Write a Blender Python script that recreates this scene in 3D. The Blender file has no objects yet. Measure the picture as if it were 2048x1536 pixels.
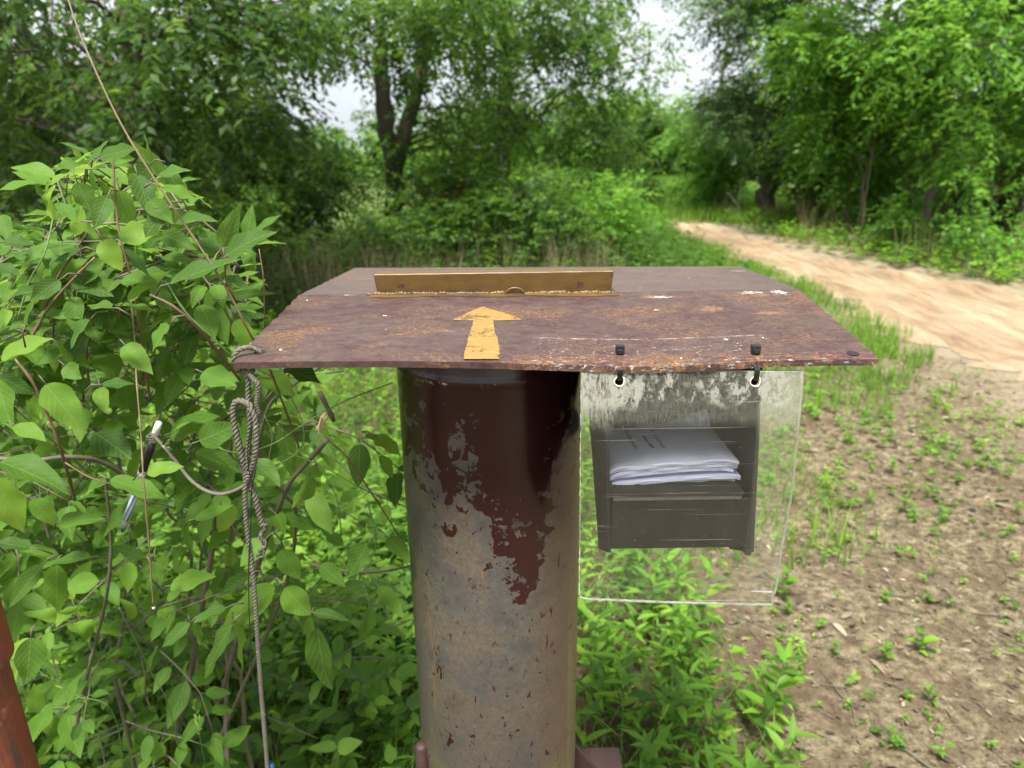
import bpy, bmesh, math, random
import numpy as np
from mathutils import Vector, Matrix
random.seed(7); RS = np.random.RandomState(11)
SC = bpy.context.scene; COL = SC.collection
# ------------------------------------------------------------------ camera
H = 1.45; FPX = 1420.; PIT = math.radians(18.5); ROL = math.radians(-.85)
cd = bpy.data.cameras.new('camera'); cam = bpy.data.objects.new('camera', cd); COL.objects.link(cam); SC.camera = cam
cd.lens = FPX/2048*36; cd.sensor_width = 36; cd.clip_start = .02; cd.clip_end = 900
cam.matrix_world = Matrix.Translation((0, 0, H)) @ Matrix.Rotation(math.pi/2-PIT, 4, 'X') @ Matrix.Rotation(ROL, 4, 'Z')
cd.dof.use_dof = True; cd.dof.focus_distance = .74; cd.dof.aperture_fstop = 6.5; cd.dof.aperture_blades = 0
# ------------------------------------------------------------------ light
EL = math.radians(66); AZ = math.radians(196)
W = bpy.data.worlds.new('World'); SC.world = W; W.use_nodes = True
wt = W.node_tree; bg = wt.nodes['Background']
sk = wt.nodes.new('ShaderNodeTexSky'); sk.sky_type = 'NISHITA'; sk.sun_disc = False
sk.sun_elevation = EL; sk.sun_rotation = AZ; sk.air_density = 1.0; sk.dust_density = 3.0; sk.ozone_density = 1
hs = wt.nodes.new('ShaderNodeHueSaturation'); hs.inputs['Saturation'].default_value = .25
wt.links.new(sk.outputs[0], hs.inputs['Color'])
cn = wt.nodes.new('ShaderNodeTexNoise'); cn.inputs['Scale'].default_value = 2.2; cn.inputs['Detail'].default_value = 6      # thin cloud layer
cr = wt.nodes.new('ShaderNodeValToRGB'); wt.links.new(cn.outputs[0], cr.inputs[0]); cr.color_ramp.elements[0].position = .35; cr.color_ramp.elements[0].color = (3.1, 3.35, 3.7, 1); cr.color_ramp.elements[1].position = .62; cr.color_ramp.elements[1].color = (4.9, 5.0, 5.1, 1)
cm = wt.nodes.new('ShaderNodeMix'); cm.data_type = 'RGBA'; cm.inputs[0].default_value = .75
wt.links.new(hs.outputs[0], cm.inputs[6]); wt.links.new(cr.outputs[0], cm.inputs[7]); wt.links.new(cm.outputs[2], bg.inputs[0]); bg.inputs[1].default_value = .10
sd = bpy.data.lights.new('sun', 'SUN'); sd.energy = 3.6; sd.angle = math.radians(14); sd.color = (1, .96, .9)
so = bpy.data.objects.new('sun', sd); COL.objects.link(so)
sdir = Vector((math.sin(AZ)*math.cos(EL), math.cos(AZ)*math.cos(EL), math.sin(EL)))
so.rotation_euler = sdir.to_track_quat('Z', 'Y').to_euler(); so.location = (0, 0, 30)
SC.view_settings.view_transform = 'Standard'; SC.view_settings.look = 'None'; SC.view_settings.gamma = 1
SC.view_settings.exposure = 1.55
SC.cycles.max_bounces = 8; SC.cycles.transparent_max_bounces = 12; SC.cycles.caustics_reflective = False; SC.cycles.caustics_refractive = False
# ------------------------------------------------------------------ helpers
_X = np.array([1, 0, 0.]); _F = np.array([0, math.cos(PIT), -math.sin(PIT)]); _U = np.array([0, math.sin(PIT), math.cos(PIT)])
_R2 = _X*math.cos(ROL)+_U*math.sin(ROL); _U2 = -_X*math.sin(ROL)+_U*math.cos(ROL); CAM = np.array([0, 0, H])
def ray(px, py): return _F+_R2*(px-1024)/FPX+_U2*(768-py)/FPX
def P(px, py, Y):                       # photo position at forward distance Y -> metres
    d = ray(px, py); return CAM+d*Y/d[1]
def G(px, py, Z=0.):                    # photo position on the ground
    d = ray(px, py); return CAM+d*(Z-H)/d[2]
def projv(V):
    v = V-CAM; z = v@_F; z = np.where(np.abs(z) < 1e-6, 1e-6, z)
    return 1024+FPX*(v@_R2)/z, 768-FPX*(v@_U2)/z, z
def unit(a): return a/np.maximum(np.linalg.norm(a, axis=-1, keepdims=True), 1e-9)
def mesh_np(name, V, F, m, parent=None, uv=None, rnd=None, smooth=False):
    me = bpy.data.meshes.new(name); V = np.asarray(V, np.float32); F = np.asarray(F, np.int32)
    me.vertices.add(len(V)); me.vertices.foreach_set('co', V.ravel())
    k = F.shape[1]; me.loops.add(F.size); me.loops.foreach_set('vertex_index', F.ravel())
    me.polygons.add(len(F)); me.polygons.foreach_set('loop_start', np.arange(0, F.size, k, dtype=np.int32))
    me.polygons.foreach_set('loop_total', np.full(len(F), k, np.int32))
    if smooth: me.polygons.foreach_set('use_smooth', np.ones(len(F), bool))
    me.update(calc_edges=True)
    if uv is not None:
        l = me.uv_layers.new(name='UVMap'); l.data.foreach_set('uv', np.asarray(uv, np.float32)[F.ravel()].ravel())
    if rnd is not None:
        a = me.attributes.new('rnd', 'FLOAT', 'FACE'); a.data.foreach_set('value', np.asarray(rnd, np.float32))
    me.validate(); me.materials.append(m)
    o = bpy.data.objects.new(name, me); COL.objects.link(o); o.parent = parent
    return o
class MB:
    def __init__(s): s.V = []; s.F = []; s.n = 0
    def add(s, V, F):
        V = np.asarray(V, float).reshape(-1, 3); s.V.append(V)
        s.F += [tuple(int(i)+s.n for i in f) for f in F]; s.n += len(V); return s
    def box(s, c, size, R=None):
        x, y, z = [k/2 for k in size]
        V = np.array([(a*x, b*y, d*z) for a in (-1, 1) for b in (-1, 1) for d in (-1, 1)])
        if R is not None: V = V@np.array(R).T
        return s.add(V+np.array(c), [(0, 1, 3, 2), (4, 6, 7, 5), (0, 4, 5, 1), (2, 3, 7, 6), (0, 2, 6, 4), (1, 5, 7, 3)])
    def tube(s, pts, rad, n=8, cap=True):
        V, F = tube(pts, rad, n, cap); return s.add(V, F)
    def hexa(s, q):                      # 8 corners: bottom 4 loop, top 4 loop
        return s.add(q, [(3, 2, 1, 0), (4, 5, 6, 7), (0, 1, 5, 4), (1, 2, 6, 5), (2, 3, 7, 6), (3, 0, 4, 7)])
    def build(s, name, m, parent=None, smooth=False, bevel=0, seg=2):
        me = bpy.data.meshes.new(name); me.from_pydata(np.vstack(s.V).tolist(), [], s.F); me.update()
        if bevel:
            bm = bmesh.new(); bm.from_mesh(me); bmesh.ops.bevel(bm, geom=[e for e in bm.edges if e.calc_face_angle(0) > .5], offset=bevel, segments=seg, affect='EDGES', profile=.5); bm.to_mesh(me); bm.free()
        if smooth: me.polygons.foreach_set('use_smooth', np.ones(len(me.polygons), bool))
        me.materials.append(m); o = bpy.data.objects.new(name, me); COL.objects.link(o); o.parent = parent
        return o
def tube(pts, rad, n=8, cap=True):
    p = np.asarray(pts, float); m = len(p); rad = np.broadcast_to(np.asarray(rad, float), (m,))
    t = np.gradient(p, axis=0); t = unit(t)
    u = np.cross(t[0], [0, 0, 1.]); 
    if np.linalg.norm(u) < 1e-3: u = np.cross(t[0], [1., 0, 0])
    u = u/np.linalg.norm(u); V = []; a = np.linspace(0, 2*math.pi, n, endpoint=False)
    for i in range(m):
        u = u-t[i]*(u@t[i]); u /= max(np.linalg.norm(u), 1e-9); w = np.cross(t[i], u)
        V.append(p[i]+rad[i]*(np.cos(a)[:, None]*u+np.sin(a)[:, None]*w))
    V = np.vstack(V); F = [(i*n+j, i*n+(j+1) % n, (i+1)*n+(j+1) % n, (i+1)*n+j) for i in range(m-1) for j in range(n)]
    if cap: F += [tuple(range(n))[::-1], tuple(range((m-1)*n, m*n))]
    return V, F
def smooth_path(pts, step):
    p = np.asarray(pts, float); q = np.vstack([2*p[0]-p[1], p, 2*p[-1]-p[-2]]); out = []
    for i in range(1, len(q)-2):
        k = max(2, int(np.linalg.norm(q[i+1]-q[i])/step)); t = np.linspace(0, 1, k, endpoint=False)[:, None]
        a, b, c, d = q[i-1], q[i], q[i+1], q[i+2]
        out.append(.5*(2*b+(c-a)*t+(2*a-5*b+4*c-d)*t**2+(3*b-a-3*c+d)*t**3))
    return np.vstack(out+[q[-2][None]])
def tag(o, label=None, cat=None, group=None, kind=None):
    for k, v in (('label', label), ('category', cat), ('group', group), ('kind', kind)):
        if v: o[k] = v
    return o
def empty(name, loc=(0, 0, 0), **k):
    o = bpy.data.objects.new(name, None); o.empty_display_size = .1; COL.objects.link(o); o.location = loc; return tag(o, **k)
def keep(o, parent): # parent placed at nonzero location, child geometry in world space
    o.parent = parent; o.matrix_parent_inverse = Matrix.Translation(-Vector(parent.location)); return o
# ---- node helper
class NT:
    def __init__(s, name, bump=True):
        s.m = bpy.data.materials.new(name); s.m.use_nodes = True; s.t = s.m.node_tree; s.b = s.t.nodes['Principled BSDF']; s.o = s.t.nodes['Material Output']
    def n(s, ty, ins=None, **props):
        nd = s.t.nodes.new('ShaderNode'+ty)
        for k, v in props.items(): setattr(nd, k, v)
        for k, v in (ins or {}).items(): s.set(nd.inputs[k], v)
        return nd
    def set(s, sock, v):
        if isinstance(v, bpy.types.Node): v = v.outputs[0]
        if isinstance(v, bpy.types.NodeSocket): s.t.links.new(v, sock)
        else:
            if isinstance(v, tuple) and len(v) == 3 and sock.type == 'RGBA': v = (*v, 1)
            sock.default_value = v
    def co(s, kind='Object', scale=(1, 1, 1)):
        tc = s.n('TexCoord'); return s.n('Mapping', {'Vector': tc.outputs[kind], 'Scale': scale})
    def noise(s, v, sc, det=4, ro=.6, dist=0): return s.n('TexNoise', {'Vector': v, 'Scale': sc, 'Detail': det, 'Roughness': ro, 'Distortion': dist})
    def math(s, op, a, b=0., clamp=False): return s.n('Math', {0: a, 1: b}, operation=op, use_clamp=clamp)
    def step(s, a, lo, hi): return s.n('MapRange', {0: a, 1: lo, 2: hi, 3: 0., 4: 1.}, clamp=True)
    def mix(s, f, a, b): 
        nd = s.n('Mix', data_type='RGBA'); s.set(nd.inputs[0], f); s.set(nd.inputs[6], a); s.set(nd.inputs[7], b); return nd.outputs[2]
    def ramp(s, f, stops):
        nd = s.n('ValToRGB', {0: f}); r = nd.color_ramp
        while len(r.elements) < len(stops): r.elements.new(.5)
        for e, (p, c) in zip(r.elements, stops): e.position = p; e.color = (*c, 1) if isinstance(c, tuple) else (c, c, c, 1)
        return nd
    def bump(s, h, st=.3, d=.002):
        b = s.n('Bump', {'Height': h, 'Strength': st, 'Distance': d}); s.set(s.b.inputs['Normal'], b); return b
    def fin(s, col, rough=.6, spec=.5, **k):
        s.set(s.b.inputs['Base Color'], col); s.set(s.b.inputs['Roughness'], rough); s.b.inputs['Specular IOR Level'].default_value = spec
        return s.m
def leaf_mat(name, dark, mid, light, trans=.35, rough=.45, veins=False, spec=.35, tcol=None):
    t = NT(name); a = t.n('Attribute', attribute_name='rnd'); co = t.co('Object')
    big = t.noise(co, 1.3, 2); f = t.math('ADD', t.math('MULTIPLY', a.outputs['Fac'], .75), t.math('MULTIPLY', t.math('SUBTRACT', big, .5), .9))
    c = t.ramp(f, [(.05, dark), (.45, mid), (.95, light)]).outputs[0]
    if veins:
        uv = t.n('TexCoord').outputs['UV']; sp = t.n('SeparateXYZ', {0: uv}); u = sp.outputs[0]; v = t.math('ABSOLUTE', t.math('SUBTRACT', sp.outputs[1], .5))
        ph = t.math('SUBTRACT', u, t.math('MULTIPLY', v, .75)); w = t.math('PINGPONG', t.math('MULTIPLY', ph, 7.), .5)
        vein = t.math('MAXIMUM', t.step(w, .07, .01), t.step(v, .022, .006)); 
        mot = t.noise(co, 60, 5, .7); spots = t.step(t.noise(co, 190, 3, .5), .70, .74)
        c = t.mix(t.math('MULTIPLY', vein, .75), c, t.mix(.6, c, (.28, .42, .13)))
        c = t.mix(t.math('MULTIPLY', mot, .25), c, dark); c = t.mix(t.math('MULTIPLY', spots, .6), c, (.10, .07, .03))
        t.bump(t.math('ADD', t.math('MULTIPLY', vein, -.7), mot), .5, .0012)
    t.fin(c, rough, spec)
    tr = t.n('BsdfTranslucent', {'Color': t.n('HueSaturation', {'Color': c, 'Value': 1.7, 'Saturation': 1.0, 'Hue': .48})})
    ms = t.n('MixShader', {0: trans, 1: t.b, 2: tr}); t.t.links.new(ms.outputs[0], t.o.inputs[0]); return t.m
def simple(name, col, rough=.6, var=.25, sc=40, bump=.3, metal=0):
    t = NT(name); co = t.co(); n = t.noise(co, sc, 6, .65)
    dk = tuple(c*(1-var) for c in col); lt = tuple(min(1, c*(1+var)) for c in col)
    t.fin(t.mix(n, dk, lt), rough); t.bump(n, bump, .001); t.b.inputs['Metallic'].default_value = metal; return t.m
M = {}
M['leaf_shrub'] = leaf_mat('shrub_leaf', (.050, .115, .020), (.112, .235, .028), (.26, .43, .052), .52, .52, True, .2)
M['leaf_weed'] = leaf_mat('weed_leaf', (.055, .135, .018), (.13, .28, .026), (.28, .46, .045), .46, .55, False, .3)
M['leaf_tree'] = leaf_mat('tree_leaf', (.026, .068, .012), (.070, .160, .020), (.185, .35, .042), .52, .5)
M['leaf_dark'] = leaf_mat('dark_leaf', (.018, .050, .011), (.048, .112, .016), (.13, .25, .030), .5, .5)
M['leaf_bright'] = leaf_mat('bright_leaf', (.045, .13, .017), (.115, .28, .032), (.26, .47, .06), .5, .5)
M['leaf_grey'] = leaf_mat('greyish_leaf', (.045, .095, .03), (.08, .16, .05), (.13, .24, .065), .4, .5)
M['grass'] = leaf_mat('grass_blade', (.065, .15, .02), (.135, .29, .03), (.26, .44, .06), .5, .5)
M['drygrass'] = leaf_mat('dry_stalk', (.16, .12, .07), (.24, .19, .11), (.36, .30, .19), .2, .7)
M['litter'] = leaf_mat('fallen_leaf', (.06, .042, .028), (.15, .11, .07), (.38, .32, .24), .1, .8)
def bark_mat(name, a, b, sc=30):
    t = NT(name); co = t.co('Object', (1, 1, .22)); n = t.noise(co, sc, 8, .7, .5); n2 = t.noise(t.co(), 5, 3)
    t.fin(t.mix(t.math('MULTIPLY', n, 1.2, True), a, t.mix(n2, b, tuple(k*.7 for k in b))), .9, .2); t.bump(n, .8, .01); return t.m
M['bark'] = bark_mat('bark', (.035, .027, .02), (.12, .10, .08))
M['bark_pale'] = bark_mat('pale_bark', (.08, .065, .05), (.24, .20, .16))
M['twig'] = simple('twig_bark', (.105, .095, .062), .7, .4, 120, .5)
M['twig_tan'] = simple('tan_shoot', (.15, .105, .055), .55, .35, 90, .4)
M['twig_red'] = simple('reddish_twig', (.14, .085, .05), .6, .35, 90, .4)
M['twig_green'] = simple('green_stem', (.12, .19, .06), .55, .3, 80, .3)
M['wood_pale'] = simple('torn_wood', (.62, .52, .32), .7, .2, 200, .6)
# ---- leaf templates
def hw(u): return 2.05*np.power(np.maximum(u, 0), .62)*np.power(np.maximum(1-u, 0), 1.05)
def template(kind):
    if kind == 'one': return np.array([0, .42, 1, .42]), np.array([0, 1, 0, -1.]), np.array([[0, 1, 2, 3]])
    if kind == 'two': return np.array([0, .45, 1, .42, .42]), np.array([0, 0, 0, 1, -1.]), np.array([[0, 3, 2, 1], [0, 1, 2, 4]])
    if kind == 'mid': us = np.array([0, .15, .35, .6, .82, 1]); vs = np.array([-1, 0, 1.])
    if kind == 'fine': us = np.array([0, .04, .1, .18, .28, .38, .48, .58, .68, .78, .87, .94, 1.]); vs = np.array([-1, -.5, 0, .5, 1.])
    nu, nv = len(us), len(vs); U = np.repeat(us, nv); Vv = np.tile(vs, nu)
    Q = np.array([[i*nv+j, (i+1)*nv+j, (i+1)*nv+j+1, i*nv+j+1] for i in range(nu-1) for j in range(nv-1)])
    return U, Vv, Q
def leaves(base, dr, nm, L, Wd, kind='two', curl=0., fold=.25, wave=0.):
    N = len(base); U, Vv, Q = template(kind); base = np.asarray(base); dr = unit(np.asarray(dr, float)); nm = np.asarray(nm, float)
    nm = unit(nm-dr*np.sum(nm*dr, 1, keepdims=True)); sd_ = np.cross(dr, nm)
    L = np.broadcast_to(L, (N,)); Wd = np.broadcast_to(Wd, (N,)); curl = np.broadcast_to(curl, (N,)); fold = np.broadcast_to(fold, (N,))
    h = hw(U) if kind in ('fine', 'mid') else np.ones_like(U)
    if kind in ('fine', 'mid'): h = h/hw(np.linspace(0, 1, 50)).max()
    x = L[:, None]*U; y = (Wd[:, None]/2)*h*Vv; z = -curl[:, None]*L[:, None]*U**2+fold[:, None]*np.abs(y)
    if wave:
        ph = RS.rand(N, 1)*6.28; z = z+wave*Wd[:, None]*np.abs(Vv)*np.sin(U*11+ph+Vv*1.2)*np.sin(U*3.14)
        y = y*(1+.05*np.sin(U*15+ph*2)*np.abs(Vv)); sbend = (RS.rand(N, 1)-.5)*.35; y = y+sbend*L[:, None]*U*(1-U)*.5
    V = base[:, None, :]+x[..., None]*dr[:, None, :]+y[..., None]*sd_[:, None, :]+z[..., None]*nm[:, None, :]
    F = (Q[None]+(np.arange(N)*len(U))[:, None, None]).reshape(-1, 4)
    uv = np.tile(np.stack([U, Vv*.5*h+.5], 1), (N, 1))
    return V.reshape(-1, 3), F, uv, len(Q)
def build_leaves(name, mat, parent, parts, smooth=False):
    Vs, Fs, Us, Rs, n = [], [], [], [], 0
    for (V, F, uv, q), r in parts:
        Vs.append(V); Fs.append(F+n); Us.append(uv); Rs.append(np.repeat(r, q)); n += len(V)
    return mesh_np(name, np.vstack(Vs), np.vstack(Fs), mat, parent, np.vstack(Us), np.concatenate(Rs), smooth)
def rv(n, s=1.): return RS.normal(size=(n, 3))*s
# ------------------------------------------------------------------ ground and road
def gz(x, y): return .018*np.sin(x*1.3+.5)*np.cos(y*1.1)+.010*np.sin(x*3.7+y*2.1)+.006*np.sin(y*6.3-x*4.1)+.0*x
RL = np.array([(-3, 4.2), (1.5, 3.75), (3.0, 3.35), (4.2, 3.10), (5.5, 3.12), (7.5, 3.10), (9.3, 3.0), (13.2, 2.85), (15.5, 2.3), (18, 1.0), (22, -2.5)])
RR = np.array([(-3, 12.5), (1.0, 9.3), (4.0, 6.8), (6.85, 5.02), (8.6, 4.15), (10.7, 3.85), (13.2, 3.75), (15.5, 3.5), (18, 2.6), (22, -1)])
def rl(y): return np.interp(y, RL[:, 0], RL[:, 1])
def rr(y): return np.interp(y, RR[:, 0], RR[:, 1])
gx = np.unique(np.round(np.concatenate([[-250, -120, -60, -35, -20, -14], np.arange(-10, 12, .07), [14, 18, 25, 40, 70, 130, 250]]), 3))
gy = np.unique(np.round(np.concatenate([[-120, -50, -20, -9], np.arange(-5, 20, .07), np.arange(20, 30, .5), [34, 40, 50, 70, 110, 180, 320]]), 3))
GX, GY = np.meshgrid(gx, gy); fade = np.clip(1-(np.abs(GX)-9)/4, 0, 1)*np.clip((24-GY)/4, 0, 1)
def gridF(nx, ny): 
    i = np.arange(ny-1)[:, None]*nx+np.arange(nx-1)[None]; return np.stack([i, i+1, i+nx+1, i+nx], -1).reshape(-1, 4)
t = NT('soil'); co = t.co('Object'); sp = t.n('SeparateXYZ', {0: co}); 
n1 = t.noise(co, 2.2, 6, .65); n2 = t.noise(co, 30, 8, .75); n3 = t.noise(co, 140, 4, .7)
soil = t.ramp(t.math('ADD', t.math('MULTIPLY', n2, .75), t.math('MULTIPLY', n3, .25)), [(.36, (.04, .027, .017)), (.45, (.12, .094, .056)), (.54, (.235, .192, .118)), (.64, (.40, .34, .225))]).outputs[0]
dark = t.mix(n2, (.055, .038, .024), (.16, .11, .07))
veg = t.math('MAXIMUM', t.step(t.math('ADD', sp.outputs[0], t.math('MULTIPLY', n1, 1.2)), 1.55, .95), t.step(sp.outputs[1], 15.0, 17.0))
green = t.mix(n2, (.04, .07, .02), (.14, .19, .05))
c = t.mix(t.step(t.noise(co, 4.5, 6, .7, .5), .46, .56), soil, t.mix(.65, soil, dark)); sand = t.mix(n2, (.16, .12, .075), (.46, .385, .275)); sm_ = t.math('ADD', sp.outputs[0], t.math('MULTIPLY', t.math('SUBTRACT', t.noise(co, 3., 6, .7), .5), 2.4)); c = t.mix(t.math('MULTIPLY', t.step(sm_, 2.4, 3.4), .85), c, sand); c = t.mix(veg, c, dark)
c = t.mix(t.math('MULTIPLY', t.step(sp.outputs[1], 5.0, 8.0), t.step(sp.outputs[0], 3.2, 2.9)), c, green)
c = t.mix(t.step(sp.outputs[1], 15., 17.), c, green)
t.fin(c, .95, .15); t.bump(t.math('ADD', n2, t.math('MULTIPLY', n3, .5)), .9, .02); M['soil'] = t.m
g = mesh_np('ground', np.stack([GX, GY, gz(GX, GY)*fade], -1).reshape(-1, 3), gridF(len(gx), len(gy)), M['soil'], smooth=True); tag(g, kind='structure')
t = NT('sand_road'); co = t.co('Object'); n1 = t.noise(t.co('Object', (1.4, .30, 1)), 2.6, 7, .7, .4); n2 = t.noise(co, 38, 8, .8); n3 = t.noise(t.co('Object', (1.8, .35, 1)), 8., 6, .7, .5)
c = t.ramp(t.math('ADD', t.math('MULTIPLY', n1, .6), t.math('MULTIPLY', n3, .4)), [(.38, (.11, .072, .042)), (.46, (.23, .165, .10)), (.55, (.33, .255, .165)), (.66, (.44, .37, .265))]).outputs[0]
c = t.mix(t.math('MULTIPLY', n2, .5), c, (.32, .22, .14)); t.fin(c, .95, .15); t.bump(t.math('ADD', n2, t.math('MULTIPLY', n3, 2)), .7, .02); M['road'] = t.m
ry = np.arange(-3, 14.3, .06); nu_ = 60; RY = np.repeat(ry[:, None], nu_, 1); tt = np.linspace(0, 1, nu_)[None]
jl = .12*np.sin(ry*3.1)+.10*np.sin(ry*7.7+1)+.06*np.sin(ry*19)+.035*RS.normal(size=len(ry))+np.cumsum(RS.normal(size=len(ry)))*.0; jr = .10*np.sin(ry*2.3+2)+.06*np.sin(ry*8.1)+.04*RS.normal(size=len(ry))
RX = (rl(ry)+jl)[:, None]*(1-tt)+(rr(ry)+jr)[:, None]*tt
# wheel tracks are shallow troughs between low sand ridges
cc = (rl(ry)+rr(ry))[:, None]/2; hw_ = np.minimum((rr(ry)-rl(ry))[:, None]/2, 1.3)
rut = .038*(np.exp(-((RX-cc)/hw_)**2*14)+np.exp(-((np.abs(RX-cc)/hw_-1.0)**2)*20))*(1+.3*np.sin(RY*2.2))
edge = np.clip(np.minimum(tt, 1-tt)*12, 0, 1)
rd = mesh_np('road', np.stack([RX, RY, gz(RX, RY)*np.clip((24-RY)/4, 0, 1)+.005+rut*edge], -1).reshape(-1, 3), gridF(nu_, len(ry)), M['road'], smooth=True); tag(rd, kind='structure')
def inroad(x, y): return (x > rl(y)+.05) & (x < rr(y)-.05) & (y < 13.5)

# ------------------------------------------------------------------ register stand: pole, roof plate, box
stand = empty('register_stand', (-.0275, .85, 0), label='rusty maroon steel pole with a bent roof plate and hanging box', cat='post')
# plate surface: v 0 front, .45 ridge, 1 back
VY = [0, .453, 1]
def plate_pt(u, v):
    y = np.interp(v, VY, [.642, .859, 1.12]); xl = np.interp(v, VY, [-.263, -.259, -.245]); xr = np.interp(v, VY, [.347, .354, .363])
    zl = np.interp(v, VY, [1.262, 1.281, 1.272]); zr = np.interp(v, VY, [1.2555, 1.2785, 1.2655])
    x = xl+(xr-xl)*u; z = zl+(zr-zl)*u-.0052*np.exp(-((u-.66)/.17)**2)*np.exp(-(v/.3)**1.5)+.0012*np.sin(u*9)*np.exp(-v*4)
    return np.stack([x, y, z], -1)
nu_, nv_ = 90, 54
us = np.linspace(0, 1, nu_); vs = np.unique(np.concatenate([np.linspace(0, .453, 24), np.linspace(.453, 1, 31)])); nv_ = len(vs)
UU, VV = np.meshgrid(us, vs); top = plate_pt(UU, VV)
jit = .0004*np.sin(us*60+np.sin(us*17)*3)+.00035*RS.normal(size=nu_); top[0, :, 1] += jit; top[0, :, 2] -= .0016; top[-1, :, 1] += jit
jv = .0008*np.sin(vs*120)+.0005*RS.normal(size=nv_); top[:, 0, 0] += jv; top[:, -1, 0] -= jv
bot = top.copy(); bot[..., 2] -= .0062
T = top.reshape(-1, 3); B = bot.reshape(-1, 3); F = gridF(nu_, nv_).tolist(); n0 = len(T)
F2 = [tuple(i+n0 for i in f[::-1]) for f in F]; 
rim = [i for i in range(nu_)]+[j*nu_+nu_-1 for j in range(1, nv_)]+[(nv_-1)*nu_+i for i in range(nu_-2, -1, -1)]+[j*nu_ for j in range(nv_-2, 0, -1)]
F3 = [(rim[k], rim[k-1], rim[k-1]+n0, rim[k]+n0) for k in range(len(rim))]
# plate material
t = NT('rusted_maroon_plate'); co = t.co('Object'); sp = t.n('SeparateXYZ', {0: co}); X_, Y_, Z_ = sp.outputs
str_ = t.co('Object', (1, 1.5, 1)); big = t.noise(str_, 8, 4, .6, .3); f1 = t.noise(str_, 55, 8, .72, .4); f2 = t.noise(co, 330, 4, .7); f3 = t.noise(t.co('Object', (1, 2.2, 1)), 120, 6, .75, .6)
maroon = t.mix(f1, (.034, .013, .014), (.054, .024, .024)); grey = t.mix(f2, (.055, .038, .031), (.105, .076, .062))
c = t.mix(t.math('MULTIPLY', t.step(t.math('ADD', f1, t.math('MULTIPLY', big, .5)), .60, .92), .8), maroon, grey)
ru = t.math('ADD', t.math('MULTIPLY', f3, .75), t.math('MULTIPLY', big, .55))
rust = t.ramp(f2, [(.36, (.035, .015, .010)), (.5, (.12, .055, .022)), (.64, (.23, .125, .048))]).outputs[0]
lx = t.step(X_, .10, -.12); clus = t.noise(t.co('Object', (1, 1.6, 1)), 14, 5, .65, .4)
ru = t.math('ADD', t.math('MULTIPLY', f3, .7), t.math('ADD', t.math('MULTIPLY', clus, .75), t.math('MULTIPLY', t.math('SUBTRACT', big, .5), .3)))
c = t.mix(t.math('MULTIPLY', t.step(ru, .74, .86), .7), c, rust)
c = t.mix(t.math('MULTIPLY', t.step(f2, .56, .66), t.math('MULTIPLY', t.step(ru, .66, .74), .55)), c, (.17, .095, .042))
dk = t.step(t.noise(co, 210, 3, .6), .66, .70); c = t.mix(t.math('MULTIPLY', dk, .8), c, (.03, .018, .015))
# orange rust and bared primer along the front edge on the right half
ed = t.math('MULTIPLY', t.step(t.math('ADD', Y_, t.math('MULTIPLY', t.math('SUBTRACT', f1, .5), .05)), .668, .650), t.step(X_, -.02, .03))
c = t.mix(t.math('MULTIPLY', ed, t.math('MULTIPLY', t.step(f3, .50, .62), .6)), c, t.mix(f2, (.13, .045, .018), (.36, .17, .065)))
c = t.mix(t.math('MULTIPLY', ed, t.step(t.noise(t.co('Object', (1, 2.5, 1)), 110, 7, .8), .62, .65)), c, (.38, .33, .27))
strip = t.math('MULTIPLY', t.step(Y_, .712, .700), t.math('MULTIPLY', t.step(X_, .015, .035), t.step(X_, .262, .258)))
fl = t.noise(t.co('Object', (1, 2.2, 1)), 150, 5, .75, .5); c = t.mix(t.math('MULTIPLY', strip, t.step(fl, .63, .66)), c, (.55, .50, .46))
ln = t.math('MULTIPLY', t.math('LESS_THAN', t.math('ABSOLUTE', t.math('SUBTRACT', t.math('ADD', Y_, t.math('MULTIPLY', f1, .006)), .7095)), .0012), t.math('MULTIPLY', t.step(X_, .015, .035), t.step(X_, .262, .258)))
c = t.mix(t.math('MULTIPLY', t.math('MULTIPLY', ln, .6), t.step(f3, .47, .58)), c, (.42, .34, .29))
fr = t.math('LESS_THAN', Y_, .6445); c = t.mix(t.math('MULTIPLY', fr, t.math('MULTIPLY', t.step(t.noise(t.co('Object', (1, 1, 3)), 90, 7, .85), .56, .60), t.step(X_, .0, .05))), c, (.40, .38, .33))
def spot(cx, cy, rx, ry, amp=.5):
    d = t.math('SQRT', t.math('ADD', t.math('POWER', t.math('DIVIDE', t.math('SUBTRACT', X_, cx), rx), 2.), t.math('POWER', t.math('DIVIDE', t.math('SUBTRACT', Y_, cy), ry), 2.)))
    return t.step(t.math('ADD', d, t.math('ADD', t.math('MULTIPLY', t.math('SUBTRACT', fl, .5), amp*7), t.math('MULTIPLY', t.math('SUBTRACT', f3, .5), amp*5))), .80, .70)
def pxp(px, py):
    # pixel on plate -> (x,y)
    best = None
    V = plate_pt(UU, VV).reshape(-1, 3); a, b, _ = projv(V); k = np.argmin((a-px)**2+(b-py)**2); return V[k]
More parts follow.
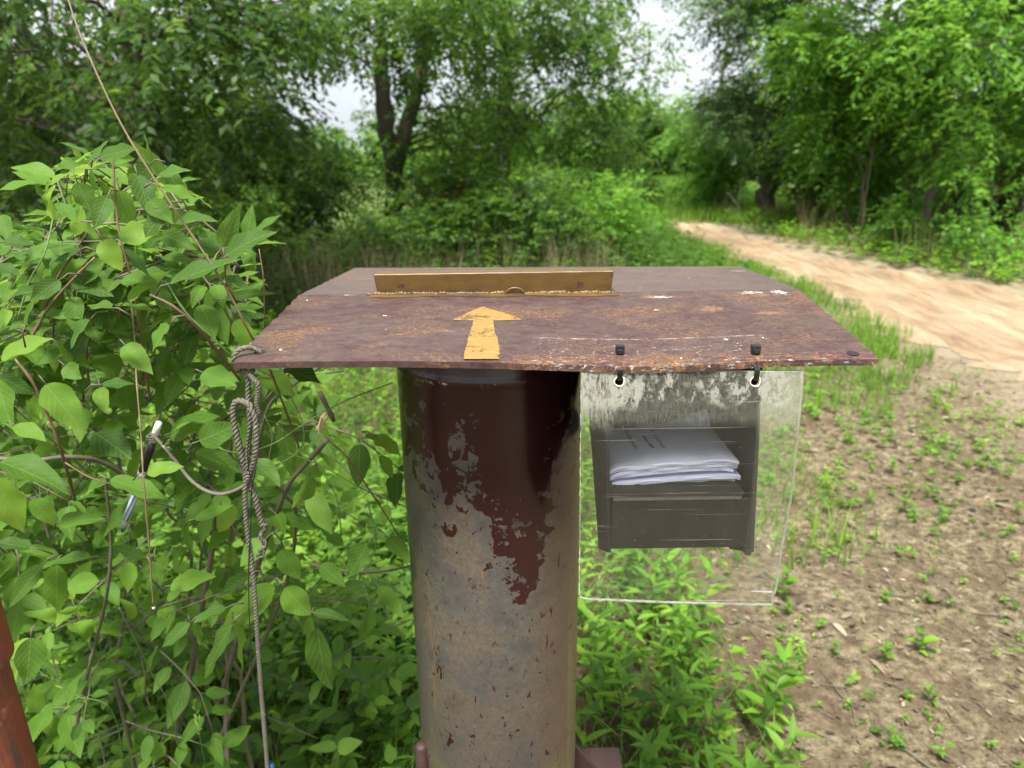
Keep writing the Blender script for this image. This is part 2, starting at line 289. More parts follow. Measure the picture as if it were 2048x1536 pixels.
for (px, py, rx, ry, col) in [(1325, 596, .020, .006, (.72, .68, .60)), (1560, 583, .014, .014, (.74, .71, .63)), (1505, 583, .020, .008, (.72, .68, .60)), (1300, 592, .010, .006, (.36, .15, .06)), (1530, 592, .017, .007, (.26, .12, .06)), (1600, 590, .008, .022, (.16, .06, .035)), (1640, 625, .006, .022, (.17, .065, .035)),
        (700, 592, .012, .004, (.42, .37, .31)), (1475, 541, .018, .010, (.60, .54, .46)), (1420, 618, .016, .008, (.30, .15, .06)), (1545, 625, .018, .006, (.28, .13, .06)), (1455, 680, .003, .004, (.75, .7, .64)), (1315, 619, .006, .003, (.5, .45, .32))]:
    q = pxp(px, py); c = t.mix(t.math('MULTIPLY', spot(float(q[0]), float(q[1]), rx*.95, ry, .8), t.step(fl, .48, .54) if col[0] > .4 else .42), c, col)
ridge_w = t.step(t.math('ABSOLUTE', t.math('SUBTRACT', Y_, t.math('ADD', .857, t.math('MULTIPLY', f1, .008)))), .0036, .001)
c = t.mix(t.math('MULTIPLY', ridge_w, t.step(f3, .36, .5)), c, (.018, .009, .008)); c = t.mix(t.math('MULTIPLY', t.step(Y_, .858, .862), .45), c, t.mix(f2, (.075, .055, .05), (.13, .105, .095)))  # dark ridge line; back slope's grey sky reflection is put into its colour
ws = t.step(t.noise(co, 95, 2, .5), .775, .785); c = t.mix(ws, c, (.65, .6, .55))
hgt = t.math('ADD', t.math('MULTIPLY', f3, 1.), t.math('MULTIPLY', f2, .5))
t.fin(c, t.ramp(f1, [(.3, .42), (.7, .65)]).outputs[0], .4); t.bump(hgt, .5, .0006); M['plate'] = t.m
mb = MB(); mb.add(np.vstack([T, B]), F+F2+F3)
plate = mb.build('roof_plate', M['plate'], None, smooth=False); keep(plate, stand)
me = plate.data
for i, f in enumerate(me.polygons): f.use_smooth = False
def on_plate(px, py, lift=.0005):
    lo = None; d = ray(px, py); s0, s1 = .3, 2.
    # march along the viewing ray onto the plate surface
    for s in np.linspace(.5, 1.3, 1600):
        p = CAM+d*s; v = np.interp(p[1], [.642, .859, 1.12], VY); xl = np.interp(v, VY, [-.263, -.259, -.245]); xr = np.interp(v, VY, [.347, .354, .363]); u = (p[0]-xl)/(xr-xl)
        if p[2] <= plate_pt(u, v)[2] and p[1] > .64: return np.array([p[0], p[1], plate_pt(u, v)[2]+lift])
    return None
def plate_z(x, y):
    v = np.interp(y, [.642, .859, 1.12], VY); xl = np.interp(v, VY, [-.263, -.259, -.245]); xr = np.interp(v, VY, [.347, .354, .363]); return plate_pt((x-xl)/(xr-xl), v)[2]
# painted arrow
t = NT('ochre_paint'); co = t.co('Object'); n = t.noise(co, 90, 7, .7); n2 = t.noise(t.co('Object', (1, 2, 1)), 30, 4, .6)
c = t.mix(n, (.17, .098, .022), (.30, .19, .048)); c = t.mix(t.step(n2, .62, .70), c, (.50, .24, .11)); c = t.mix(t.step(t.noise(co, 260, 3), .69, .72), c, (.12, .06, .04)); t.fin(c, .5, .4); t.bump(n, .4, .0006); wr = t.noise(t.co('Object', (1, 1.6, 1)), 130, 7, .8); wb = t.noise(t.co('Object', (1, 1.5, 1)), 28, 3, .5); tp_ = t.n('BsdfTransparent'); ms_ = t.n('MixShader', {0: t.math('MULTIPLY', t.step(t.math('ADD', t.math('MULTIPLY', wr, .7), t.math('MULTIPLY', wb, .4)), .585, .635), .8), 1: t.b, 2: tp_}); t.t.links.new(ms_.outputs[0], t.o.inputs[0]); M['ochre'] = t.m
rows = [(719, 927, 999), (710, 929, 1000), (700, 931, 999), (690, 933, 998), (680, 936, 996), (670, 939, 992), (660, 942, 989), (650, 945, 987), (642, 947, 986), (640.5, 906, 1044), (635, 916, 1032), (630, 928, 1018), (625, 938, 1002), (620, 950, 985), (615, 964, 969)]
V = []; nc = 9
for k in range(len(rows)-1):
    a, b = rows[k], rows[k+1]
    for s in np.linspace(0, 1, 3, endpoint=False):
        y = a[0]+(b[0]-a[0])*s; l = a[1]+(b[1]-a[1])*s+random.uniform(-1.3, 1.3); r = a[2]+(b[2]-a[2])*s+random.uniform(-1.3, 1.3)
        V.append([on_plate(l+(r-l)*q, y) for q in np.linspace(0, 1, nc)])
V.append([on_plate(rows[-1][1]+5*q, rows[-1][0]) for q in np.linspace(0, 1, nc)])
V = np.array(V); ar = mesh_np('painted_arrow', V.reshape(-1, 3), gridF(nc, len(V)), M['ochre']); keep(ar, plate)
ar['label'] = 'ochre arrow painted on the plate pointing away to the bar'
# gold bar: steel angle welded on the ridge
t = NT('gold_paint'); co = t.co('Object'); n = t.noise(t.co('Object', (1, 1, 1.6)), 45, 6, .65); n2 = t.noise(t.co('Object', (1, 1, 1.5)), 26, 5, .7)
c = t.mix(n, (.065, .034, .007), (.145, .084, .020)); zr_ = t.n('SeparateXYZ', {0: co}).outputs[2]; gr = t.math('MULTIPLY', t.step(zr_, 1.291, 1.283), t.step(t.noise(t.co('Object', (.6, 1, 2)), 30, 6, .75), .46, .60)); c = t.mix(t.math('MULTIPLY', gr, .85), c, (.05, .03, .015)); c = t.mix(t.step(n2, .62, .64), c, (.055, .025, .015)); c = t.mix(t.step(t.noise(co, 150, 3), .70, .73), c, (.16, .07, .03)); t.fin(c, .42, .5); t.bump(n, .5, .0012); M['gold'] = t.m
a = P(755, 595, .862); b = P(1222, 595, .858); zt = P(985, 545, .862)[2]; mb = MB(); nb = 60; xs = np.linspace(a[0]-.003, b[0]+.002, nb)
prof = [(0, 0), (0, 1), (.022, 1), (.022, .87), (.004, .87), (.004, 0)]
V = []
for i, x in enumerate(xs):
    for (dy, f) in prof: V.append((x+(.0015*math.sin(f*9+dy*300) if i in (0, nb-1) else 0)-(.004*(1-f) if i == 0 else 0)*-1-(.003*(1-f) if i == nb-1 else 0), .862+dy-.002*f+.0004*math.sin(i*.7), plate_z(x, .862)-.002+(zt-plate_z(x, .862)+.002)*f))
k = len(prof); F = [(i*k+j, (i+1)*k+j, (i+1)*k+(j+1) % k, i*k+(j+1) % k) for i in range(nb-1) for j in range(k)]+[tuple(range(k))[::-1], tuple(range((nb-1)*k, nb*k))]
mb.add(V, F); bar = mb.build('sighting_bar', M['gold'], None, bevel=.0007, seg=1); keep(bar, stand); bar['label'] = 'gold painted steel bar standing on the ridge of the plate'
# weld bead at the foot of the bar
xs = np.linspace(a[0]-.014, b[0]+.012, 260); r = .0024+.0012*np.interp(xs, np.linspace(xs[0], xs[-1], 46), RS.rand(46)*2-1)+.0003*RS.normal(size=len(xs)); r[:6] *= np.linspace(.3, 1, 6); r[-8:] *= np.linspace(1, .3, 8)
pts = np.stack([xs, .8590-.0016*np.interp(xs, np.linspace(xs[0], xs[-1], 30), RS.rand(30))+.0002*RS.normal(size=len(xs)), np.array([plate_z(x, .8585) for x in xs])+.0002+.0004*RS.normal(size=len(xs))], 1)
mb = MB(); mb.tube(pts, r, 8)
q = P(1030, 597, .853); ang = np.linspace(0, math.pi, 14); mb.tube(np.stack([q[0]+.010*np.cos(ang)*1.1, np.full(14, .855), plate_z(q[0], .855)+.0075*np.sin(ang)], 1), .0016, 6)
wl = mb.build('weld_bead', M['gold'], None, smooth=True); keep(wl, bar)
mb = MB(); V = []
for i, x in enumerate(np.linspace(a[0]-.006, b[0]+.008, 80)):
    y0 = .8545-.0095-.0025*math.sin(i*.21)+random.uniform(-.0006, .0006)
    for s in np.linspace(0, 1, 4): y = y0+(.861-y0)*s; V.append((x, y, plate_z(x, y)+.0006))
pa = mesh_np('overspray', np.array(V), gridF(4, 80)[:, ::-1], M['gold']); keep(pa, plate)
# corner holes: flat dark discs that paint the shade inside them
t = NT('painted_hole_shade'); t.fin((.012, .008, .007), .9); M['hole_shade'] = t.m
for px, py in ((519, 705), (1706, 707)):
    c0 = on_plate(px, py); an = np.linspace(0, 2*math.pi, 16, endpoint=False); V = [(c0[0]+.0058*math.cos(s), c0[1]+.006*math.sin(s), plate_z(c0[0]+.0058*math.cos(s), c0[1]+.006*math.sin(s))+.0003) for s in an]
    me = bpy.data.meshes.new('hole_shade_disc'); me.from_pydata([tuple(map(float, v)) for v in V], [], [tuple(range(16))]); me.materials.append(M['hole_shade']); o = bpy.data.objects.new('hole_shade_disc', me); COL.objects.link(o); keep(o, plate)
# pole
t = NT('worn_pole_paint'); tc = t.co('Object'); sp = t.n('SeparateXYZ', {0: tc}); X_, Y_, Z_ = sp.outputs
ang_ = t.math('ARCTAN2', X_, t.math('MULTIPLY', Y_, -1.)); tt_ = t.math('ADD', t.math('DIVIDE', ang_, 3.2), .5)
n_e = t.noise(t.co('Object', (1, 1, .8)), 26, 8, .62, .3); n_s = t.noise(t.co('Object', (1, 1, .8)), 62, 5, .55, .2); n_b = t.noise(tc, 9, 4, .6); n_f = t.noise(tc, 190, 6, .75)
# height of the maroon paint's lower border round the pole (0 = 1.0 m, 1 = 1.3 m up)
bd = t.ramp(tt_, [(0., .72), (.12, .60), (.27, .52), (.34, .40), (.42, .50), (.50, .26), (.58, .06), (.65, .04), (.72, .34), (.80, .52), (1., .5)])
bz = t.math('ADD', .92, t.math('MULTIPLY', bd, .36))
dz = t.math('SUBTRACT', Z_, bz)
pm = t.math('ADD', t.math('MULTIPLY', dz, 6.5), t.math('ADD', t.math('MULTIPLY', t.math('SUBTRACT', n_e, .5), 2.3), t.math('MULTIPLY', t.math('SUBTRACT', n_s, .5), 2.4)))
maroon_m = t.step(pm, -.01, .02)
fleck = t.math('MULTIPLY', t.step(t.noise(t.co('Object', (1, 1, .55)), 58, 6, .66, .6), .63, .64), t.step(Z_, 1.2, 1.05)); maroon_m = t.math('MAXIMUM', maroon_m, fleck)
chip = t.math('MULTIPLY', t.step(t.noise(tc, 48, 6, .65, .3), .60, .61), t.step(dz, .13, .05)); maroon_m = t.math('MULTIPLY', maroon_m, t.math('SUBTRACT', 1., chip))
pcol = t.mix(n_b, (.017, .005, .0055), (.038, .010, .009))
side = t.step(ang_, .35, .75)
base = t.ramp(t.math('ADD', t.math('MULTIPLY', n_b, .7), t.math('MULTIPLY', n_e, .3)), [(.38, (.058, .059, .057)), (.47, (.088, .085, .074)), (.56, (.125, .105, .072)), (.66, (.078, .066, .056))]).outputs[0]
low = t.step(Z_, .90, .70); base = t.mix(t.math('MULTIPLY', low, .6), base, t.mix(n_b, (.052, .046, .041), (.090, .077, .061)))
tan = t.mix(n_e, (.065, .043, .032), (.145, .098, .060)); base = t.mix(t.math('MULTIPLY', side, .85), base, tan)
strp = t.step(t.math('ADD', ang_, t.math('MULTIPLY', n_s, .05)), 1.02, 1.05); base = t.mix(t.math('MULTIPLY', t.math('MULTIPLY', strp, .6), t.step(Z_, 1.0, .8)), base, t.mix(n_s, (.17, .115, .06), (.25, .18, .09)))
base = t.mix(t.math('MULTIPLY', t.step(n_f, .38, .68), .65), base, (.042, .034, .028))
mossy = t.math('MULTIPLY', t.step(Z_, .66, .58), t.step(n_b, .5, .6)); base = t.mix(t.math('MULTIPLY', mossy, .5), base, (.16, .17, .06))
def curve_line(a0, z0, z1, wob, wd):
    q = t.math('ABSOLUTE', t.math('SUBTRACT', t.math('ADD', ang_, t.math('MULTIPLY', t.math('SUBTRACT', n_b, .5), wob)), a0))
    return t.math('MULTIPLY', t.step(q, wd, wd*.4), t.math('MULTIPLY', t.step(Z_, z0, z0+.02), t.step(Z_, z1, z1-.02)))
base = t.mix(t.math('MULTIPLY', curve_line(-.78, .72, .90, .25, .012), .7), base, (.22, .09, .045))
base = t.mix(t.math('MULTIPLY', curve_line(.93, .56, .86, .22, .010), .8), base, (.12, .07, .03))
base = t.mix(t.math('MULTIPLY', curve_line(.08, .5, .64, .3, .012), .8), base, (.09, .05, .035))
spk = t.math('MAXIMUM', t.step(t.noise(t.co('Object', (1.3, 1.3, .7)), 120, 4, .6), .655, .67), t.step(t.noise(t.co('Object', (1.2, 1.2, .6)), 55, 5, .65, .6), .655, .665)); base = t.mix(spk, base, (.05, .022, .018))
rst = t.math('MULTIPLY', t.step(t.noise(t.co('Object', (2.5, 2.5, .5)), 30, 6, .7), .66, .70), .6); base = t.mix(rst, base, (.20, .10, .045))
c = t.mix(maroon_m, base, pcol)
seam = t.math('MULTIPLY', t.step(t.math('ABSOLUTE', t.math('SUBTRACT', t.math('ADD', Z_, t.math('MULTIPLY', n_s, .004)), 1.204)), .0022, .0008), t.math('MULTIPLY', t.step(t.noise(tc, 60, 6, .8), .53, .58), t.math('MULTIPLY', t.step(ang_, -.9, -.75), t.step(ang_, .1, -.2)))); c = t.mix(seam, c, (.6, .58, .53))
wsp = t.math('MULTIPLY', t.step(t.noise(tc, 330, 2, .5), .765, .775), 1.); c = t.mix(wsp, c, (.4, .37, .33))
rg = t.n('Mix', {0: maroon_m, 2: .38, 3: .20}); 
t.fin(c, rg.outputs[0], .5); t.bump(t.math('ADD', t.math('MULTIPLY', maroon_m, .7), t.math('MULTIPLY', n_f, .25)), .6, .0009); M['pole'] = t.m
rr_ = .115; prof = [(1.266, rr_-.001), (1.212, rr_-.001), (1.2075, rr_+.0006), (1.203, rr_+.0022), (1.199, rr_+.0006), (1.194, rr_)]+[(z, rr_) for z in np.linspace(1.15, -.1, 40)]
na = 96; V = [(r*math.cos(a_), r*math.sin(a_), z) for z, r in prof for a_ in np.linspace(0, 2*math.pi, na, endpoint=False)]
F = [(i*na+j, i*na+(j+1) % na, (i+1)*na+(j+1) % na, (i+1)*na+j) for i in range(len(prof)-1) for j in range(na)]
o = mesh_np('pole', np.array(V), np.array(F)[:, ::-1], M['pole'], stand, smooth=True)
# box
t = NT('dark_rusted_steel'); co = t.co('Object'); n = t.noise(co, 35, 7, .7); n2 = t.noise(co, 180, 4, .7)
c = t.mix(n, (.009, .006, .005), (.035, .020, .014)); c = t.mix(t.math('MULTIPLY', t.step(t.noise(co, 20, 5, .7), .55, .7), .35), c, (.07, .035, .02)); c = t.mix(t.step(n2, .70, .73), c, (.25, .22, .19)); t.fin(c, .6, .4); t.bump(n2, .5, .001); M['box'] = t.m
boxe = empty('document_box', (0, 0, 0)); keep(boxe, stand); boxe['label'] = 'open fronted dark steel box hung under the right half of the plate'
def pk(px, py, Y): return P(px, py, Y)
YF = .652
def wall(name, pxt, pxb, th, mat='box'):
    ft = P(pxt, 745, YF); fb = P(pxb, 1105, YF+.004); xt, xb = ft[0], fb[0]; zt_, zb = 1.2465, fb[2]
    pr = [(xt, YF, zt_), (xb, YF+.004, zb), (xb, .722, zb-.036), (xt, .885, zt_+.016)]
    q = [(x, y, z) for x, y, z in pr]+[(x+th, y, z) for x, y, z in pr]; mb = MB(); mb.hexa(q); o = mb.build(name, M[mat], None, bevel=.0006, seg=1); keep(o, boxe); return pr
wl_ = wall('side_wall', 1208, 1214, .0042); wr_ = wall('side_wall', 1516, 1500, .0042)
xL, xR = wl_[0][0]+.0042, wr_[0][0]
mb = MB(); xl2, xr2 = wl_[1][0]+.0042, wr_[1][0]
mb.hexa([(xl2, .7215, wl_[1][2]-.034), (xr2, .7215, wl_[1][2]-.034), (xr2, .7255, wl_[1][2]-.034), (xl2, .7255, wl_[1][2]-.034), (xL, .872, 1.2625), (xR, .872, 1.2625), (xR, .876, 1.2625), (xL, .876, 1.2625)]); keep(mb.build('back_panel', M['box'], None), boxe)
zs = P(1360, 985, YF)[2]
mb = MB(); mb.box(((xL+xR)/2, YF+.068, zs-.003), (xR-xL-.002, .136, .004)); mb.box(((xL+xR)/2+.003, YF+.0035, zs-.0055), (.01, .001, .001)); keep(mb.build('shelf', M['box'], None, bevel=.0008, seg=1), boxe)
t = NT('worn_lip'); nn = t.noise(t.co(), 120, 6, .7); t.fin(t.mix(nn, (.07, .05, .045), (.30, .25, .22)), .6); M['lip'] = t.m; mb = MB(); mb.box(((xL+xR)/2+.003, YF+.0030, zs-.0055), (xR-xL-.012, .003, .0085)); keep(mb.build('shelf_lip', M['lip'], None, bevel=.001), boxe)
fb = P(1360, 1105, YF); mb = MB(); mb.box(((xl2+xr2)/2-.0005, YF+.010, (zs-.012+fb[2])/2), (xr2-xl2-.0012, .003, zs-.012-fb[2])); 
keep(mb.build('lower_panel', M['box'], None, bevel=.0006, seg=1), boxe)
mb = MB(); q = P(1500, 1104, YF+.002); mb.hexa([q+np.array(d) for d in [(-.004, 0, -.004), (.001, 0, -.0045), (.001, .003, -.0045), (-.004, .003, -.004), (-.009, 0, .002), (.002, 0, .002), (.002, .003, .002), (-.009, .003, .002)]]); keep(mb.build('corner_tab', M['box'], None), boxe)
mb = MB(); ql = P(1478, 1001, YF+.006); mb.tube([ql+np.array((0, .004, 0)), ql, ql+np.array((0, -.0012, 0))], [.0032, .0032, .002], 10); keep(mb.build('rivet', M['box'], None, smooth=True), boxe)
# brackets low on the pole
t = NT('bracket_rust'); co = t.co('Object'); n = t.noise(co, 60, 7, .7); t.fin(t.mix(n, (.018, .010, .009), (.06, .03, .024)), .6, .4); t.bump(n, .6, .002); M['bracket'] = t.m
q = P(845, 1488, .80); mb = MB(); mb.tube([q+np.array((-.002, 0, 0)), q+np.array((-.002, 0, -.004)), q+np.array((-.002, 0, -.10)), q+np.array((-.002, .0, -q[2]-.05))], [.006, .0095, .0095, .0095], 14); keep(mb.build('hinge_pin', M['bracket'], None, smooth=True), stand)
q1 = P(1150, 1488, .85); mb = MB(); mb.hexa([q1+np.array(d) for d in [(-.02, -.004, -.10), (.060, -.004, -.085), (.060, .004, -.085), (-.02, .004, -.10), (-.02, -.004, .004), (-.002, -.004, .003), (-.002, .004, .003), (-.02, .004, .004)]])
keep(mb.build('gusset', M['bracket'], None, bevel=.001), stand)
mb = MB(); q2 = P(1190, 1530, .86); mb.box(q2+np.array((.012, .01, -.008)), (.062, .055, .012)); keep(mb.build('bracket_arm', M['bracket'], None, bevel=.003), stand)

# ------------------------------------------------------------------ acrylic sheet
t = NT('scratched_acrylic'); co = t.co('Object'); sp = t.n('SeparateXYZ', {0: co}); X_, Y_, Z_ = sp.outputs
tl = P(1162, 742, .646); z0 = float(tl[2])
dzt = t.math('SUBTRACT', z0, Z_)                      # metres below the top edge
nA = t.noise(t.co('Object', (1, 1, .7)), 110, 8, .8, .4); nB = t.noise(t.co('Object', (1.4, 1, .5)), 22, 4, .6, .3); nC = t.noise(t.co('Object', (2., 1, .5)), 210, 6, .8)
xe = float(P(1518, 800, .646)[0]); xb = float(P(1235, 800, .646)[0]); xc = float(P(1395, 800, .646)[0])
band = t.math('ADD', t.step(dzt, .052, .026), t.math('MULTIPLY', t.math('SUBTRACT', nB, .5), 1.6))
patch = t.math('MULTIPLY', t.step(t.math('ADD', t.math('MULTIPLY', nA, .65), t.math('MULTIPLY', nB, .35)), .49, .515), t.step(dzt, .052, .030))
patch = t.math('MULTIPLY', patch, t.step(band, .45, .75))
leftcol = t.math('MULTIPLY', t.step(t.math('ADD', X_, t.math('MULTIPLY', nC, .006)), xb+.002, xb-.002), t.math('MULTIPLY', t.step(t.math('ADD', dzt, t.math('MULTIPLY', nB, .05)), .095, .05), t.step(nC, .44, .54)))
patch = t.math('MAXIMUM', patch, t.math('MULTIPLY', leftcol, .8))
hz = t.math('MULTIPLY', t.step(t.math('ADD', dzt, t.math('MULTIPLY', nB, .02)), .070, .058), t.math('ADD', .04, t.math('MULTIPLY', t.step(nC, .4, .7), .22)))
hz = t.math('ADD', hz, t.math('MULTIPLY', t.math('MULTIPLY', t.step(X_, xe, xe+.002), t.math('ADD', .15, t.step(dzt, .075, .04))), .22))
def scr(ax, az, sc, lo, hi): return t.step(t.noise(t.co('Object', (ax, 1, az)), sc, 3, .6), lo, hi)
s1 = t.math('MAXIMUM', scr(.018, 1.6, 420, .70, .75), t.math('MULTIPLY', scr(1.2, .08, 420, .73, .78), .7))
mp = t.n('Mapping', {'Vector': t.n('TexCoord').outputs['Object'], 'Rotation': (0, math.radians(9), 0), 'Scale': (.02, 1, 2.)}); s2 = t.step(t.noise(mp, 240, 2, .5), .72, .75)
s1 = t.math('MULTIPLY', t.math('MAXIMUM', s1, s2), .45)
dust = t.math('MULTIPLY', t.step(t.noise(co, 500, 2), .72, .76), .5)
haze = t.math('ADD', t.math('MAXIMUM', t.math('MAXIMUM', s1, dust), t.math('MULTIPLY', patch, .82)), t.math('ADD', hz, t.math('ADD', .014, t.math('MULTIPLY', nB, .05))), True)
nrm = t.n('NewGeometry').outputs['Normal']; ny = t.math('ABSOLUTE', t.n('SeparateXYZ', {0: nrm}).outputs[1]); edge_ = t.step(ny, .7, .5)
pc = t.mix(patch, (.62, .64, .52), t.mix(nC, (.42, .43, .37), (.62, .62, .54)))
dif = t.n('BsdfDiffuse', {'Color': pc}); dt = t.n('BsdfTranslucent', {'Color': pc}); ds = t.n('MixShader', {0: .45, 1: dif, 2: dt})
tp = t.n('BsdfTransparent', {'Color': (.975, .985, .965, 1)}); gl = t.n('BsdfGlossy', {'Roughness': .04, 'Color': (1, 1, 1, 1)}); lw = t.n('LayerWeight', {'Blend': .12})
s = t.n('MixShader', {0: t.math('MULTIPLY', lw.outputs['Fresnel'], .8), 1: tp, 2: gl}); s = t.n('MixShader', {0: haze, 1: s, 2: ds})
ed_d = t.n('BsdfDiffuse', {'Color': (.72, .76, .62, 1)}); ed_t = t.n('BsdfTranslucent', {'Color': (.8, .85, .7, 1)}); eds = t.n('MixShader', {0: .5, 1: ed_d, 2: ed_t}); edt = t.n('MixShader', {0: t.math('MULTIPLY', t.step(nA, .25, .4), .95), 1: tp, 2: eds})
s = t.n('MixShader', {0: edge_, 1: s, 2: edt}); t.t.links.new(s.outputs[0], t.o.inputs[0]); M['acrylic'] = t.m
t = NT('chipped_edge'); nn = t.noise(t.co(), 160, 5, .7); t.fin(t.mix(nn, (.55, .57, .46), (.86, .88, .76)), .5, .4); M['edge'] = t.m
outl = [(1162, 744), (1605, 741), (1603, 790), (1597, 850), (1594, 880), (1588, 950), (1583, 985), (1579, 1015), (1571, 1060), (1563, 1095), (1560, 1130), (1554, 1165), (1550, 1184), (1545, 1188), (1546, 1200), (1544, 1209), (1480, 1208), (1400, 1206), (1300, 1203), (1230, 1200), (1180, 1198), (1165, 1196), (1159, 1186), (1160, 1100), (1160, 1000), (1161, 900)]
def poly2(pts, Y, step=6):
    out = []
    for i in range(len(pts)):
        a_, b_ = np.array(pts[i], float), np.array(pts[(i+1) % len(pts)], float); k = max(1, int(np.linalg.norm(b_-a_)/step))
        for s_ in range(k):
            q = a_+(b_-a_)*s_/k; j = 0.7 if q[1] > 760 else .1; w = P(q[0]+random.uniform(-j, j), q[1]+random.uniform(-j, j), Y); out.append((w[0], w[2]))
    return out
def flat_curve(name, loops, Y, th, mat):
    cu = bpy.data.curves.new(name, 'CURVE'); cu.dimensions = '2D'; cu.fill_mode = 'BOTH'; cu.extrude = th/2
    for L_ in loops:
        s_ = cu.splines.new('POLY'); s_.points.add(len(L_)-1)
        for p_, (x, z) in zip(s_.points, L_): p_.co = (x, z, 0, 1)
        s_.use_cyclic_u = True
    ob = bpy.data.objects.new(name+'_c', cu); COL.objects.link(ob); bpy.context.view_layer.update()
    me = bpy.data.meshes.new_from_object(ob.evaluated_get(bpy.context.evaluated_depsgraph_get())); bpy.data.objects.remove(ob)
    co_ = np.zeros(len(me.vertices)*3); me.vertices.foreach_get('co', co_); co_ = co_.reshape(-1, 3); n_ = np.stack([co_[:, 0], Y-co_[:, 2], co_[:, 1]], 1); me.vertices.foreach_set('co', n_.ravel())
    me.name = name; me.materials.clear(); me.materials.append(mat); o_ = bpy.data.objects.new(name, me); COL.objects.link(o_); return o_
def keyhole(cx, cy):
    c0 = P(cx, cy, .646); pts = []
    for a_ in np.linspace(0, 2*math.pi, 24, endpoint=False):
        r_ = .0047*(1+.06*math.sin(3*a_)); pts.append((c0[0]+r_*math.sin(a_), c0[2]+r_*math.cos(a_)*(1.25 if math.cos(a_) > 0 else 1.0)))
    return pts
sheet = flat_curve('acrylic_sheet', [poly2(outl, .646), keyhole(1238, 762), keyhole(1509, 762)], .646, .0050, M['acrylic'])
def edge_strip(pts, r0_, sd_):
    p = np.array([P(a_, b_, .6462) for a_, b_ in pts]); p = smooth_path(p, .003); k = len(p); w = np.interp(np.arange(k), np.arange(0, k+6, 3), RS.rand(len(np.arange(0, k+6, 3)))); mb = MB(); mb.tube(p+RS.normal(size=p.shape)*.00022, r0_*(.35+w*.9), 5); o_ = mb.build('chipped_edge', M['edge'], None, smooth=True); keep(o_, sheet)
edge_strip([(1162, 780), (1161, 900), (1160, 1000), (1160, 1100), (1159, 1186), (1166, 1197)], .00034, 0); edge_strip([(1160, 1194), (1180, 1198), (1230, 1200), (1300, 1203), (1400, 1206), (1480, 1208), (1544, 1209)], .0011, 0)
edge_strip([(1597, 850), (1588, 950), (1579, 1015), (1571, 1060), (1563, 1095), (1560, 1130), (1554, 1165), (1550, 1184), (1545, 1188), (1546, 1200), (1544, 1209)], .00045, 1)
for cx_, cy_ in ((1238, 762), (1509, 762)):
    q_ = keyhole(cx_, cy_); q_ = np.array([(a_, .6434, b_) for a_, b_ in q_+q_[:1]]); mb = MB(); mb.tube(q_, .0006, 6, False); keep(mb.build('hole_rim', M['edge'], None, smooth=True), sheet)
tag(sheet, 'scratched clear plastic sheet hanging in front of the document box', 'plastic sheet')
t = NT('crack_white'); t.fin((.85, .87, .8), .5); M['crack'] = t.m
mb = MB(); a_ = P(1503, 1183, .6438); b_ = P(1545, 1184, .6438); mb.hexa([a_, b_+np.array((0, 0, -.0012)), b_+np.array((0, .001, -.0012)), a_+np.array((0, .001, 0)), a_+np.array((0, 0, .0004)), b_+np.array((0, 0, .0008)), b_+np.array((0, .001, .0008)), a_+np.array((0, .001, .0004))]); ck = mb.build('chipped_crack', M['crack'], None); keep(ck, sheet)
# cable ties
t = NT('black_nylon'); t.fin((.012, .013, .014), .28, .6); M['nylon'] = t.m
for nm_, px in (('left', 1240), ('right', 1511)):
    q = on_plate(px, 708, 0.); hx = P(px-2, 762, .646)
    e = empty('cable_tie', tuple(q), label='black cable tie at the '+('left' if nm_ == 'left' else 'right')+' keyhole of the plastic sheet', cat='cable tie', group='cable ties holding the plastic sheet')
    mb = MB(); mb.box((0, .001, .0048), (.0084, .0074, .0086)); mb.box((0, -.0032, .0030), (.0062, .0020, .0052)); mb.build('tie_head', M['nylon'], e, bevel=.0011)
    mb = MB(); pth = smooth_path([(0, 0, .004), (0, -.001, -.004), (0, -.006, -.012), (hx[0]-q[0], hx[1]-q[1]-.0042, hx[2]-q[2]+.014), (hx[0]-q[0], hx[1]-q[1]-.0042, hx[2]-q[2]+.006), (hx[0]-q[0], hx[1]-q[1]-.001, hx[2]-q[2]+.0015), (hx[0]-q[0], hx[1]-q[1]+.006, hx[2]-q[2]+.004), (0, 0, -.006), (0, .002, .003)], .002)
    V = []
    tg = unit(np.gradient(pth, axis=0))
    for p_, g_ in zip(pth, tg):
        n_ = np.array([0, -g_[2], g_[1]]); n_ /= max(np.linalg.norm(n_), 1e-6); 
        for sx, sn in ((-1, -1), (1, -1), (1, 1), (-1, 1)): V.append(p_+np.array([sx*.0025, 0, 0])+n_*sn*.0006)
    k = len(pth); mb.add(V, [(i*4+j, i*4+(j+1) % 4, (i+1)*4+(j+1) % 4, (i+1)*4+j) for i in range(k-1) for j in range(4)]); mb.build('strap', M['nylon'], e)
# booklets on the shelf
t = NT('white_paper'); co = t.co('Object'); n = t.noise(t.co('Object', (1, 1, 30)), 40, 4, .6); t.fin(t.mix(n, (.60, .60, .80), (.78, .77, .93)), .5, .3); M['paper'] = t.m
t = NT('grey_paper'); t.fin((.45, .48, .50), .6, .3); M['paper_grey'] = t.m
t = NT('print_ink'); t.fin((.06, .06, .06), .8); M['ink'] = t.m
bx0 = P(1209, 930, .676)[0]+.0035; bw = P(1478, 920, .676)[0]-bx0; yF_ = .676; zb_ = zs
labs = ['white booklet on the shelf, topmost, with grey print and curled back corner', 'white booklet on the shelf, second from the top', 'white booklet on the shelf, third from the top', 'white booklet on the shelf with its loose corner sticking out, fourth from the top', 'greyish booklet at the bottom of the stack on the shelf']
